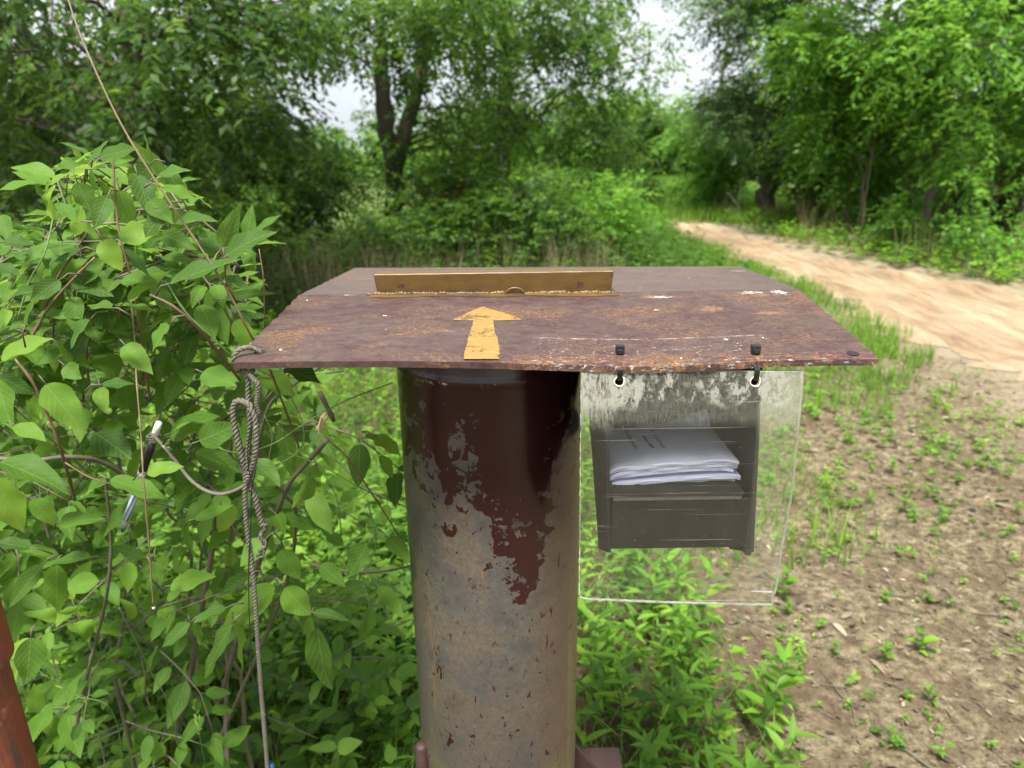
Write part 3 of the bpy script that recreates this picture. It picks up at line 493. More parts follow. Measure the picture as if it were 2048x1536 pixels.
# (thickness, clearance at left, at right, x offset, y offset, width factor)
zt0 = P(1209, 938, yF_)[2]; zt1 = P(1478, 918, yF_)[2]
specs = [(.0044, 0, 0, .000, .000, 1.0), (.0040, .0050, .0050, .002, .001, .985), (.0036, .0094, .0095, -.001, .0015, .975), (.0042, .0160, .0165, .005, -.002, .985), (.0034, .0210, .0212, .012, .002, .90)]
def bk_z(k, s, v):
    th, dl, dr_, ox, oy, wf = specs[k]; z = (zt0-dl)*(1-s)+(zt1-dr_)*s
    z += .0018*math.sin(s*3.14)*(1 if k < 3 else .6)
    z -= .005*max(0, 1-s/.10)**2*(1 if k < 3 else .2)+.0025*max(0, (s-.9)/.1)**2
    if k >= 3: z -= .001*v
    z -= .006*math.sin(v*3.14*.5)
    if k == 0: z += .062*(max(0, v-.60)/.40)**1.3*max(0, (s-.55)/.45)**1.2
    return z
for k, (th, dl, dr_, ox, oy, wf) in enumerate(specs):
    nS, nV = 26, 22; V = []; 
    for side_ in (0, 1):
        for v in np.linspace(0, 1, nV):
            for s_ in np.linspace(0, 1, nS):
                V.append((bx0+ox+s_*bw*wf, yF_+oy+v*.172+(.0012*math.sin(s_*17+k*3) if v == 0 else 0), bk_z(k, s_, v)-side_*th*(.85+.15*math.sin(s_*5+k))))
    V = np.array(V); F = gridF(nS, nV).tolist(); n0 = nS*nV; F2 = [tuple(i+n0 for i in f[::-1]) for f in F]
    rim = [i for i in range(nS)]+[j*nS+nS-1 for j in range(1, nV)]+[(nV-1)*nS+i for i in range(nS-2, -1, -1)]+[j*nS for j in range(nV-2, 0, -1)]
    F3 = [(rim[q], rim[q-1], rim[q-1]+n0, rim[q]+n0) for q in range(len(rim))]
    mb = MB(); mb.add(V, F+F2); mb2 = MB(); mb2.add(V, F3)
    e = empty('booklet', (bx0+bw/2, yF_+.08, zs), label=labs[k], cat='booklet', group='booklets stacked on the shelf')
    keep(mb.build('cover', M['paper' if k < 4 else 'paper_grey'], None, smooth=True), e); keep(mb2.build('pages', M['paper' if k < 4 else 'paper_grey'], None), e)
    # page edges stand out as thin leaves along the front
    mb = MB()
    for j in range(3):
        dzz = th*(.28+.27*j); V = []
        for s_ in np.linspace(.01, .995, 30):
            for yy in (-.0007, .004): V.append((bx0+ox+s_*bw*wf, yF_+oy+yy+random.uniform(-.0003, .0003), bk_z(k, s_, 0)-dzz+.0004*math.sin(s_*9+j)))
        V = np.array(V); V2 = V.copy(); V2[:, 2] -= .00035; Fa = gridF(2, 30).tolist(); mb.add(np.vstack([V, V2]), Fa+[tuple(i+60 for i in f[::-1]) for f in Fa]+[(2*i, 2*i+2, 2*i+62, 2*i+60) for i in range(29)])
    keep(mb.build('loose_pages', M['paper' if k < 4 else 'paper_grey'], None), e)
    if k == 0:
        mb = MB()
        for (xa, ya, xb_, yb_) in ((1252, 862, 1272, 897), (1286, 873, 1306, 896), (1301, 858, 1327, 895)):
            for q in range(14):
                f_ = q/13; 
                if random.random() < .12: continue
                px = xa+(xb_-xa)*f_; py = ya+(yb_-ya)*f_; pz = None; d = ray(px, py)
                for ss in np.linspace(.5, 1.1, 1500):
                    p = CAM+d*ss; s_ = (p[0]-bx0)/bw; v = (p[1]-yF_)/.172
                    if 0 < s_ < 1 and 0 < v < 1 and p[2] < bk_z(0, s_, v): pz = p; break
                if pz is None: continue
                z = bk_z(0, (pz[0]-bx0)/bw, (pz[1]-yF_)/.172)+.0003; ww = .0034*random.uniform(.7, 1.1); hh = .0009
                for dx_ in ((-ww*.7, ww*.7), ) if random.random() < .5 else ((-ww*.7, -ww*.1), (ww*.1, ww*.7)):
                    mb.add([(pz[0]+dx_[0], pz[1]-hh, z), (pz[0]+dx_[1], pz[1]-hh, z), (pz[0]+dx_[1], pz[1]+hh, z), (pz[0]+dx_[0], pz[1]+hh, z)], [(0, 1, 2, 3)])
        keep(mb.build('print', M['ink'], None), e)

# ------------------------------------------------------------------ rope, thread, pens
t = NT('weathered_rope'); co = t.co('Object'); n = t.noise(co, 600, 5, .7); n2 = t.noise(co, 60, 4, .7); c = t.mix(n, (.03, .028, .021), (.22, .21, .165)); c = t.mix(t.step(n2, .62, .7), c, (.32, .33, .29)); t.fin(c, .95, .1); t.bump(n, .9, .0008); M['rope'] = t.m
rope = empty('rope', tuple(P(495, 740, .65)), label='weathered grey twisted rope tied through the left corner of the plate', cat='rope')
def strands(mb, pts, R=.0025, pitch=.013, n=3, flay=0):
    p = smooth_path(pts, .0013); d = np.concatenate([[0], np.cumsum(np.linalg.norm(np.diff(p, axis=0), axis=1))]); tg = unit(np.gradient(p, axis=0))
    u = np.cross(tg[0], [0, 1., 0]); u /= np.linalg.norm(u); Us = []
    for i in range(len(p)): u = u-tg[i]*(u@tg[i]); u /= np.linalg.norm(u); Us.append(u.copy())
    Us = np.array(Us); Ws = np.cross(tg, Us)
    for k in range(n):
        a_ = d/pitch*2*math.pi+k*2*math.pi/n; off = R*.52*(1+.08*np.sin(d*400+k))
        mb.tube(p+off[:, None]*(np.cos(a_)[:, None]*Us+np.sin(a_)[:, None]*Ws), R*.56, 6)
Q = lambda L_, Y=.65: [P(a_[0], a_[1], a_[2] if len(a_) > 2 else Y) for a_ in L_]
mb = MB()
strands(mb, Q([(521, 706, .662), (515, 701, .661), (500, 695, .658), (485, 697, .655), (474, 703, .652), (468, 715, .650), (474, 733, .652), (489, 743, .655)]))
strands(mb, Q([(486, 739, .650), (497, 746, .647), (507, 742, .65), (503, 736, .658)]), R=.0020); strands(mb, Q([(506, 738, .652), (497, 750, .648), (488, 748, .650), (489, 738, .656)]), R=.0020)
keep(mb.build('corner_loop', M['rope'], None, smooth=True), rope)
mb = MB(); strands(mb, Q([(492, 745), (496, 765), (496, 790), (498, 820, .648), (500, 850, .648), (497, 890), (493, 940), (490, 990), (494, 1060), (503, 1120), (509, 1180), (514, 1260), (519, 1340), (526, 1430), (532, 1500), (536, 1560), (540, 1600)])); keep(mb.build('long_end', M['rope'], None, smooth=True), rope)
mb = MB(); strands(mb, Q([(504, 815, .645), (492, 806, .646), (480, 802, .648), (470, 806, .648), (466, 825, .648), (469, 850, .648), (477, 885, .648), (486, 920, .649), (495, 950, .652), (502, 975, .654), (512, 1000, .655), (519, 1030, .655), (525, 1052, .655)]), R=.0031); keep(mb.build('bight', M['rope'], None, smooth=True), rope)
mb = MB(); strands(mb, Q([(500, 815, .644), (509, 835, .643), (513, 865, .643), (512, 895, .643), (508, 925, .645), (500, 950, .648), (494, 965, .652)]), R=.003); keep(mb.build('doubled_part', M['rope'], None, smooth=True), rope)
mb = MB(); strands(mb, Q([(500, 745, .648), (506, 758, .646), (515, 768, .646), (517, 785, .647), (514, 805, .648), (517, 825, .649), (513, 838, .65)]), R=.0029, pitch=.009)
for k in range(26): # frayed ends
    s_ = random.random(); x0 = 513+random.uniform(-4, 4); mb.tube(Q([(x0, 832, .65), (x0+random.uniform(-5, 6), 845, .65), (x0+random.uniform(-8, 6), 845+random.uniform(3, 14), .65+random.uniform(-.004, .004))]), .00025, 4)
keep(mb.build('short_end', M['rope'], None, smooth=True), rope)
mb = MB()
for k in range(22):
    ph = random.uniform(0, 6.28); am = random.uniform(2, 9); pts = []
    for j in range(15):
        f_ = j/14; pts.append((526-2*f_+am*math.sin(f_*11+ph*.25)+random.uniform(-1, 1)+(f_**3)*random.uniform(-6, 12), 1048+68*f_+random.uniform(-1, 1), .655+.004*math.sin(f_*9+ph)))
    mb.tube(smooth_path(Q(pts), .002), .0006, 4)
keep(mb.build('frayed_tail', M['rope'], None, smooth=True), rope)
cordp = Q([(498, 958, .655), (487, 972, .66), (465, 983, .675), (440, 988, .70), (410, 980, .73), (380, 958, .76), (350, 920, .79), (325, 890, .815), (308, 872, .83), (300, 868, .836)]); mb = MB()
strands(mb, cordp, R=.0020, pitch=.010); an = np.linspace(0, 6.28*2, 26); pc0 = P(308, 878, .835); mb.tube(np.stack([pc0[0]+.0075*np.cos(an), pc0[1]+.0075*np.sin(an), pc0[2]+.003*an/6.28], 1), .0014, 6); keep(mb.build('pen_cord', M['rope'], None, smooth=True), rope)
t = NT('black_thread'); t.fin((.01, .01, .012), .7); M['thread'] = t.m
mb = MB(); mb.tube(smooth_path(Q([(506, 840, .641), (497, 880, .640), (496, 925, .640), (505, 965, .641), (512, 935, .640), (503, 985, .644), (501, 1060, .646), (497, 1150, .648), (500, 1280, .648), (505, 1350, .647), (524, 1410, .65), (540, 1470, .66), (556, 1510, .67), (566, 1560, .68)]), .004), .0006, 6)
tag(mb.build('thread', M['thread'], None, smooth=True), 'thin black thread wound along the grey rope', 'thread')
def pen_mat(name, col, r=.35): tt = NT(name); tt.fin(col, r, .5); return tt.m
M['pen_white'] = pen_mat('pen_white', (.62, .64, .62)); M['pen_black'] = pen_mat('pen_black', (.015, .015, .018)); M['pen_navy'] = pen_mat('pen_navy', (.02, .05, .12)); M['pen_grey'] = pen_mat('pen_grey', (.32, .34, .38))
t = NT('pen_stripes'); co = t.co('Object'); sp = t.n('SeparateXYZ', {0: co}); an_ = t.math('ARCTAN2', sp.outputs[0], sp.outputs[1]); w_ = t.math('SINE', t.math('ADD', t.math('MULTIPLY', an_, 5.), t.math('MULTIPLY', sp.outputs[2], 120.))); t.fin(t.mix(t.step(w_, -.2, .2), (.16, .26, .48), (.75, .80, .88)), .35, .5); M['pen_stripe'] = t.m
def pen(top_, tip_, label, secs):
    ax = tip_-top_; L_ = np.linalg.norm(ax); e = empty('pen', tuple(top_), label=label, cat='pen'); e.rotation_euler = Vector(-ax).to_track_quat('Z', 'Y').to_euler()
    for nm_, f0, f1, prof_, mt in secs:
        pts = [(0, 0, -L_*(f0+(f1-f0)*k_/(len(prof_)-1))) for k_ in range(len(prof_))]; mb = MB(); mb.tube(pts, prof_, 20); mb.build(nm_, M[mt], e, smooth=True)
pen(P(318, 845, .84), P(244, 1064, .865), 'white capped black and blue striped pen hanging from the cord among the leaves',
    [('cap', 0, .16, [.0038, .0045, .0045, .0045], 'pen_white'), ('grip', .161, .43, [.0048, .0054, .0054, .0048], 'pen_black'), ('collar', .431, .47, [.0052, .0052], 'pen_white'), ('barrel', .471, .88, [.0044, .0046, .0046, .0044], 'pen_stripe'), ('cone', .881, .955, [.0044, .0036], 'pen_grey'), ('tip', .956, 1., [.0038, .0012], 'pen_navy')])
pen(P(541, 1526, .655), P(556, 1720, .655), 'dark blue pen at the lower end of the long rope', [('cap', 0, .3, [.0035, .0052, .0052, .0052], 'pen_navy'), ('barrel', .301, .93, [.0046, .0046, .0046], 'pen_white'), ('tip', .931, 1, [.004, .001], 'pen_grey')])
# rusty red post, bottom left
t = NT('red_rust_post'); co = t.co('Object'); n = t.noise(co, 45, 7, .7); n2 = t.noise(t.co('Object', (1, 1, .3)), 20, 5, .7); c = t.mix(n, (.14, .035, .02), (.30, .095, .05)); c = t.mix(t.step(n2, .52, .62), c, (.10, .055, .05)); c = t.mix(t.step(t.noise(co, 25, 4), .62, .70), c, (.42, .17, .08)); t.fin(c, .55, .4); t.bump(n, .6, .0015); M['redpost'] = t.m
e_ = P(0, 1215, .60); rp = empty('steel_post', (e_[0]-.062, .60, 0), label='rusty red steel tube post with a sleeve, cut by the lower left picture edge', cat='post')
zj = P(38, 1390, .56)[2]
mb = MB(); an = np.linspace(0, 2*math.pi, 48, endpoint=False)
def ring_tube(mb, r, z0_, z1_, th=.004):
    V = [(rr0*math.cos(a_), rr0*math.sin(a_), z) for rr0, z in ((r, z0_), (r, z1_), (r-th, z1_), (r-th, z0_)) for a_ in an]; n_ = 48
    mb.add(V, [(i*n_+j, i*n_+(j+1) % n_, ((i+1) % 4)*n_+(j+1) % n_, ((i+1) % 4)*n_+j) for i in range(4) for j in range(n_)])
mb = MB(); ring_tube(mb, .050, zj, 1.20, .005); mb.build('sleeve', M['redpost'], rp, smooth=False, bevel=.0015)
mb = MB(); ring_tube(mb, .0425, -.1, 1.0); mb.build('tube', M['redpost'], rp)

# ------------------------------------------------------------------ trees and bushes behind
def clumps_px(regs):
    out = []
    for (x0, y0, x1, y1, n, Y0, Y1, r0, r1) in regs:
        for k in range(n): out.append((*P(random.uniform(x0, x1), random.uniform(y0, y1), random.uniform(Y0, Y1)), random.uniform(r0, r1)*.85))
    return out
def spray_leaves(cl, cen, per, nl, L, slen, droop, jit=.35):
    """sprays of leaves round clump centres; per = sprays per clump of radius 1 (scaled by r^2)"""
    O, D = [], []
    for (x, y, z, r) in cl:
        n = max(4, int(per*r*r)); v = unit(rv(n)); rad = r*np.power(RS.rand(n, 1), .45); p = v*rad*np.array([1, 1, .75])+np.array([x, y, z])
        out = unit(np.array([x, y, z*.6])-cen); d = unit(v*.8+out*.4+rv(n, .35)+np.array([0, 0, -droop])); O.append(p); D.append(d)
    O = np.vstack(O); D = np.vstack(D); n = len(O); sl = slen*RS.uniform(.6, 1.3, (n, 1))
    t_ = np.linspace(.05, 1, nl)[None, :, None]; pos = O[:, None]+D[:, None]*sl[:, None]*t_+np.array([0, 0, -1.])*(t_**2)*sl[:, None]*.25*(1+droop)
    side_ = unit(np.cross(D, [0, 0, 1.])); sg = np.where(np.arange(nl) % 2 == 0, 1, -1)[None, :, None]
    dr = D[:, None]*.6+side_[:, None]*sg*.9+rv(n*nl, jit).reshape(n, nl, 3)+np.array([0, 0, -.25]); nm = np.array([0, 0, 1.])+rv(n*nl, .45).reshape(n, nl, 3)
    rr0 = np.repeat(RS.rand(n), nl)*.55+RS.rand(n*nl)*.45; Lr = L*RS.uniform(.65, 1.25, n*nl)
    return pos.reshape(-1, 3), dr.reshape(-1, 3), nm.reshape(-1, 3), Lr, rr0
def crown(cl, cen, mat, parent, per=90, nl=11, L=.085, wf=.46, slen=.45, droop=.3, name='crown', thin=None, kind='one'):
    per = per*(5.0 if name == 'foliage' else 3.0); droop *= .45; slen *= .7*(1.45 if mat == 'leaf_bright' and name == 'crown' else 1)
    p, d, n, Lr, r = spray_leaves(cl, cen, per, nl, L, slen, droop)
    if thin is not None: k = thin(p); p, d, n, Lr, r = p[k], d[k], n[k], Lr[k], r[k]
    return build_leaves(name, M[mat], parent, [(leaves(p, d, n, Lr, Lr*wf, kind, .12, .2), r)])
def bend(a, b, sag, n=8, wob=.06):
    a = np.array(a, float); b = np.array(b, float); t_ = np.linspace(0, 1, n)[:, None]; L_ = np.linalg.norm(b-a)
    p = a+(b-a)*t_; p[:, 2] += (sag*L_*4*t_*(1-t_))[:, 0]; p[1:-1] += rv(n-2, wob*L_*.35); return p
TREES = []
def tree(name, label, cat, base, paths, cl, mat, bark='bark', limbs=18, lr=.022, group=None, bring=True, twigs=40, **k):
    """base (x, y); paths = trunk stems as lists of (x, y, z, radius)"""
    e = empty(name, (base[0], base[1], 0), label=label, cat=cat, group=group); mb = MB(); allp = []
    for st in paths:
        p = smooth_path([s_[:3] for s_ in st], .12); rad = np.interp(np.linspace(0, 1, len(p)), np.linspace(0, 1, len(st)), [s_[3] for s_ in st]); p[1:, :2] += RS.normal(size=(len(p)-1, 2))*rad[1:, None]*.12
        rad = rad*(1+.07*RS.normal(size=len(rad))); mb.tube(p, rad, 12); allp.append(p)
    keep(mb.build('trunk', M[bark], None, smooth=True), e); A = np.vstack(allp); mb = MB()
    if cl:
        idx = random.sample(range(len(cl)), min(limbs, len(cl)))
        for i in idx:
            c0 = np.array(cl[i][:3]); mb = MB(); dd = np.linalg.norm(A-(c0-np.array([0, 0, .35*np.linalg.norm(c0[:2]-A[:, :2].mean(0))])), axis=1); a_ = A[np.argmin(dd)]
            q = bend(a_, c0, .06, 9); mb.tube(q, np.linspace(lr, lr*.3, 9), 6)
            for m_ in range(3):
                j = random.randint(4, 8); v = unit(rv(1))[0]*cl[i][3]*.9; mb.tube(bend(q[j], q[j]+v, .05, 5), np.linspace(lr*.35, lr*.1, 5), 4)
            keep(mb.build('branch', M[bark], None, smooth=True), e)
        keep(crown(cl, np.array([base[0], base[1], 1.5]), mat, None, **k), e)
    return e
def stem(base_px, Y, pts, r0, r1):
    pass
def up(px, Y, r, lean=0, h=6.5, py0=None, fork=None):
    """one straight-ish stem through photo column px at distance Y"""
    x = P(px, 300, Y)[0]; return [(x-lean*.1, Y, -.1, r*1.35), (x, Y, .5, r), (x+lean*.35, Y+.05, 2.2, r*.85), (x+lean*.8, Y+.1, h*.65, r*.6), (x+lean, Y, h, r*.2)]
def above(x, y, z0, z1, R, n, r0=.4, r1=.7): 
    return [(x+R*random.uniform(-1, 1), y+R*random.uniform(-1, 1), random.uniform(z0, z1), random.uniform(r0, r1)) for _ in range(n)]
# left wood
x_ = P(285, 200, 5.6)[0]
tree('shade_tree', 'dark trunked tree above the left shrub, its leaves hanging low over the left side', 'tree', (x_, 5.6), [[(x_-.1, 5.6, -.1, .12), (x_-.02, 5.6, 1, .095), (x_+.02, 5.6, 2.6, .085), (x_+.15, 5.7, 5, .05), (x_+.2, 5.7, 6.5, .02)]],
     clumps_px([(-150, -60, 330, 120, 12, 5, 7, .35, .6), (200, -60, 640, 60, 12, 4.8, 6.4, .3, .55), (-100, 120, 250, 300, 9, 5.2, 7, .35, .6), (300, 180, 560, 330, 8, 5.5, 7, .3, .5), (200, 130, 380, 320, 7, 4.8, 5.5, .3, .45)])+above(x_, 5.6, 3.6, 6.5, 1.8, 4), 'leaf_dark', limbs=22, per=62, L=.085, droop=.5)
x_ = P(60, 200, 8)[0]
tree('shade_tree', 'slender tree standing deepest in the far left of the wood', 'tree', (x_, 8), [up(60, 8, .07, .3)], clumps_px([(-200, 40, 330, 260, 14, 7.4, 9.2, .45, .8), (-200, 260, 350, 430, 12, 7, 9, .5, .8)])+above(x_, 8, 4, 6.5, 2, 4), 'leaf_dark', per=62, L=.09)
x_ = P(500, 200, 9)[0]
tree('shade_tree', 'leafy tree between the left shrub and the forked tree', 'tree', (x_, 9), [up(500, 9, .08, -.2)], clumps_px([(360, 40, 660, 180, 7, 8.2, 10, .35, .6), (330, 190, 600, 330, 12, 8, 10, .35, .6), (300, 330, 640, 470, 14, 8, 10, .4, .75)])+above(x_, 9, 4.2, 6.5, 1.8, 4), 'leaf_dark', per=80, L=.09)
# forked tree
b = P(788, 430, 9.); f1_ = P(790, 330, 9.)
fork = [[(b[0], 9, -.1, .14), (b[0], 9, .7, .115), (f1_[0]-.03, 9, f1_[2], .105), (P(772, 260, 9)[0], 9, P(772, 260, 9)[2], .06), (P(764, 150, 9)[0], 9, P(764, 150, 9)[2], .05), (P(760, 0, 9)[0], 9, P(760, 0, 9)[2], .045), (P(740, -200, 9)[0], 9, 5.4, .02)],
        [(f1_[0]-.01, 9, f1_[2]-.15, .085), (P(812, 250, 9)[0], 9.02, P(812, 250, 9)[2], .08), (P(838, 160, 9)[0], 9.05, P(838, 160, 9)[2], .08), (P(845, 60, 9)[0], 9.05, P(845, 60, 9)[2], .08), (P(850, -60, 9)[0], 9, P(850, -60, 9)[2], .07), (P(880, -300, 9)[0], 9, 6.2, .02)]]
tree('forked_tree', 'tree with a dark forked trunk behind the gold bar', 'tree', (b[0], 9), fork, clumps_px([(610, -60, 1000, 80, 22, 7.2, 10, .3, .55), (740, 200, 830, 300, 3, 8.2, 8.7, .16, .26), (560, 30, 740, 110, 4, 7.4, 9.6, .2, .34), (760, 60, 960, 150, 7, 7.4, 9.6, .2, .36), (860, 120, 1010, 300, 12, 8, 10, .25, .45)])+above(b[0], 9, 4.3, 6.8, 2, 4), 'leaf_tree', limbs=20, per=85, L=.085, droop=.55)
x_ = P(1000, 150, 11)[0]
tree('shade_tree', 'dark trunked tree right of the forked tree with long hanging boughs', 'tree', (x_, 11), [up(1003, 11, .11, .15)], clumps_px([(940, -60, 1250, 90, 18, 9, 12, .35, .65), (960, 60, 1220, 200, 14, 9.5, 12, .3, .5), (1180, 60, 1320, 200, 6, 8.5, 11, .16, .30), (930, 190, 1240, 310, 14, 10, 12, .35, .6)])+above(x_, 11, 5, 7.5, 2.5, 4), 'leaf_tree', limbs=20, per=80, L=.085, droop=.6)
# bushes in the middle
def bush(label, px, Y, w, h, mat, n=11, L=.06, per=120, name='bush', z0=.15, group='bushes behind the roof plate', cat='bush', yd=.6):
    x = P(px, 400, Y)[0]; e = empty(name, (x, Y, 0), label=label, cat=cat, group=group); cl = []
    for k in range(n):
        a_ = random.uniform(0, 6.28); q = math.sqrt(random.random()); f_ = random.random()**.8
        cl.append((x+w*q*math.cos(a_)*(1-.35*f_), Y+yd*q*math.sin(a_), z0+(h-z0)*f_, random.uniform(.22, .42)*min(1, h)))
    mb = MB()
    for k in range(9): 
        c0 = cl[k % n]; mb.tube(bend((x+random.uniform(-.15, .15), Y+random.uniform(-.1, .1), -.02), c0[:3], .05, 7), np.linspace(.016, .005, 7), 5)
    keep(mb.build('stems', M['twig'], None, smooth=True), e); keep(crown(cl, np.array([x, Y, .3]), mat, None, per=per, nl=9, L=L, slen=.28, droop=.1, name='foliage', wf=.5), e); return e
bush('low bush with a dry stalk edge at the left end of the plate', 520, 7.2, 1.0, .95, 'leaf_tree', 12)
bush('shadowed bush between the left shrub and the forked trunk', 640, 8.8, 1.1, 1.35, 'leaf_tree', 14)
bush('bush in front of the forked trunk', 790, 7.6, .75, .85, 'leaf_tree', 11)
bush('tall dense bush right of the forked trunk, hiding the parked buggy', 905, 8.6, .95, 1.28, 'leaf_tree', 20, .065)
bush('broad green bush behind the right end of the gold bar', 1030, 7.8, .95, 1.02, 'leaf_tree', 18)
bush('light green bush sloping down to the meadow', 1150, 8.6, .8, .95, 'leaf_bright', 14)
bush('small bush at the left edge of the road', 1270, 9.0, .5, .5, 'leaf_bright', 9, .05)
bush('high bush filling the gap behind the parked buggy', 1030, 15.5, 2.2, 2.1, 'leaf_bright', 22, .09, 110, yd=1)
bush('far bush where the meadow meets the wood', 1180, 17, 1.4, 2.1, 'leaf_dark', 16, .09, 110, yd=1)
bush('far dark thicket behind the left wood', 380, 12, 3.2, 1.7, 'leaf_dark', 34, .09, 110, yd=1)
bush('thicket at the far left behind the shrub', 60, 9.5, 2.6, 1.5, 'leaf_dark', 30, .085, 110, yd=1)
bush('weedy bush low at the far left behind the shrub', 190, 5.2, 1.3, 1.05, 'leaf_dark', 18, .065)
# right side
x_ = P(1558, 250, 14.5)[0]
tree('tall_tree', 'tall grey green tree with a dark forked trunk across the road', 'tree', (x_, 14.5),
     [[(x_-.15, 14.5, -.1, .20), (x_-.1, 14.5, 1., .15), (x_, 14.5, 2.3, .13), (P(1590, 130, 14.5)[0], 14.5, P(1590, 130, 14.5)[2], .08), (P(1600, -60, 14.5)[0], 14.5, 5.6, .05), (P(1600, -60, 14.5)[0], 14.5, 8, .02)],
      [(x_, 14.5, 2.25, .10), (P(1552, 140, 14.5)[0], 14.5, P(1552, 140, 14.5)[2], .085), (P(1545, 0, 14.5)[0], 14.5, P(1545, 0, 14.5)[2], .07), (P(1530, -150, 14.5)[0], 14.5, 7.5, .02)]],
     clumps_px([(1425, -30, 1700, 120, 24, 13, 16, .35, .7), (1400, 120, 1680, 240, 15, 13, 16, .3, .6), (1440, 230, 1640, 340, 9, 13.5, 15.5, .3, .55)])+above(x_, 14.5, 5.6, 9, 2.6, 18), 'leaf_grey', limbs=26, per=85, L=.085, droop=.4)
def btree(label, px, Y, regs, mat='leaf_bright', r=.07, seed=0, **k):
    x = P(px, 250, Y)[0]; kk = dict(per=105, L=.10, droop=.15, limbs=16, slen=.4, wf=.5); kk.update(k)
    return tree('roadside_tree', label, 'tree', (x, Y), [up(px, Y, r, .3, 5.5)], clumps_px(regs)+above(x, Y, 3.8, 5.8, 1.5, 9), mat, bark='bark_pale', group='trees along the far side of the road', **kk)
btree('bright green tree nearest the tall grey green tree across the road', 1715, 12, [(1600, 40, 1830, 200, 17, 11, 13, .35, .6), (1620, 180, 1850, 330, 16, 11, 13, .35, .6), (1650, 320, 1800, 400, 4, 11.2, 12.5, .25, .45)])
btree('bright green tree with drooping boughs in the middle of the right hand wood', 1870, 10.8, [(1750, -20, 2060, 180, 18, 9.6, 12, .35, .6), (1750, 170, 1930, 300, 11, 10, 12, .3, .5), (1790, 280, 1880, 380, 3, 10, 12, .25, .4)])
btree('bright green tree cut by the right picture edge', 2080, 9.2, [(1900, -60, 2250, 120, 12, 8.4, 10, .35, .6), (2000, 120, 2250, 300, 9, 8.4, 10, .3, .5), (1890, 230, 2010, 360, 5, 8.6, 9.4, .22, .36), (2020, 300, 2200, 420, 4, 8.6, 10, .25, .45)])
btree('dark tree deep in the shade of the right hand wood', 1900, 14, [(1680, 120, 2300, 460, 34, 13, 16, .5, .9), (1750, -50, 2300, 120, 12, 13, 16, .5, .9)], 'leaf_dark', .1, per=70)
btree('young bright tree at the bend of the road', 1420, 16.5, [(1345, 255, 1500, 340, 10, 15.6, 17.4, .35, .55), (1350, 340, 1490, 425, 9, 15.6, 17.2, .35, .55)], 'leaf_bright', .05, limbs=12)
bush('bush at the foot of the tall grey green tree', 1640, 13.8, 1.5, 1.15, 'leaf_tree', 16, .075, group='bushes across the road')
bush('dark thicket under the bright roadside trees', 1850, 13, 2.4, 1.5, 'leaf_dark', 26, .08, group='bushes across the road')
bush('pale green sapling standing in front of the right hand wood', 1790, 9.8, .22, .75, 'leaf_bright', 4, .08, 150, group='bushes across the road')
bush('low bright bush at the right picture edge across the road', 2040, 8.1, .8, .55, 'leaf_bright', 12, .06, group='bushes across the road')
bush('shaded thicket at the far right behind the dead sticks', 2090, 11.2, 1.4, 1.3, 'leaf_dark', 18, .08, group='bushes across the road')
# far trees
far = [(1310, 38, 3.3, 2.4, 'leaf_bright', 'small far tree beyond the meadow, nearest the road bend'), (1240, 44, 4.0, 3.0, 'leaf_tree', 'far tree beyond the meadow, left of the smallest one'), (1150, 36, 3.9, 3.0, 'leaf_tree', 'far tree showing between the hanging boughs'),
       (700, 34, 1.9, 3.2, 'leaf_bright', 'far light green tree seen through the gap left of the forked trunk'), (860, 38, 3.2, 3.4, 'leaf_tree', 'far tree seen just right of the forked trunk'), (1400, 32, 3.4, 2.6, 'leaf_tree', 'far tree behind the young tree at the road bend'),
       (540, 30, 2.2, 3.0, 'leaf_dark', 'far dark tree behind the left wood'), (330, 26, 4.2, 3.4, 'leaf_dark', 'far tree filling the wood behind the long shoot'), (80, 24, 4.2, 3.6, 'leaf_dark', 'far tree at the back of the left picture edge'),
       (1620, 30, 4.2, 3.4, 'leaf_dark', 'far tree behind the tall grey green tree'), (1900, 26, 4.8, 3.6, 'leaf_dark', 'far tree behind the right hand wood'), (1000, 30, 2.9, 3.0, 'leaf_tree', 'far tree straight behind the buggy')]
for px, Y, h, w, mt, lb in far:
    x = P(px, 300, Y)[0]; cl = [(x+w*random.uniform(-1, 1), Y+random.uniform(-1.4, 1.4), max(.3, h*random.random()**.8-.2), random.uniform(.5, 1.0)) for _ in range(34)]
    tree('far_tree', lb, 'tree', (x, Y), [[(x, Y, -.1, .14), (x, Y, h*.5, .1), (x+.2, Y, h*.9, .03)]], cl, mt, limbs=6, per=22, nl=9, L=.24, slen=.7, droop=.2, group='far trees', kind='one')
# ------------------------------------------------------------------ parked buggy behind the bushes
def pm_(n, c, r=.5): tt = NT(n); co = tt.co(); nn = tt.noise(co, 8, 5); tt.fin(tt.mix(nn, tuple(k*.8 for k in c), c), r, .5); return tt.m
M['b_white'] = pm_('buggy_white', (.78, .78, .75)); M['b_orange'] = pm_('buggy_orange', (.75, .33, .06)); M['b_black'] = pm_('buggy_black', (.02, .02, .02), .7); M['b_grey'] = pm_('buggy_grey', (.35, .37, .42), .3)
YB = 10.6; r0 = P(896, 288, YB); r1 = P(1008, 288, YB); bw_ = r1[0]-r0[0]; bc = ((r0[0]+r1[0])/2, YB+.5, 0)
bg_ = empty('utility_buggy', bc, label='small utility buggy with a white roof and an orange nose, parked behind the bushes', cat='buggy')
zr = P(950, 291, YB)[2]-.02
mb = MB(); mb.box((0, 0, zr), (bw_, 1.2, .07)); mb.build('roof', M['b_white'], bg_, bevel=.025)
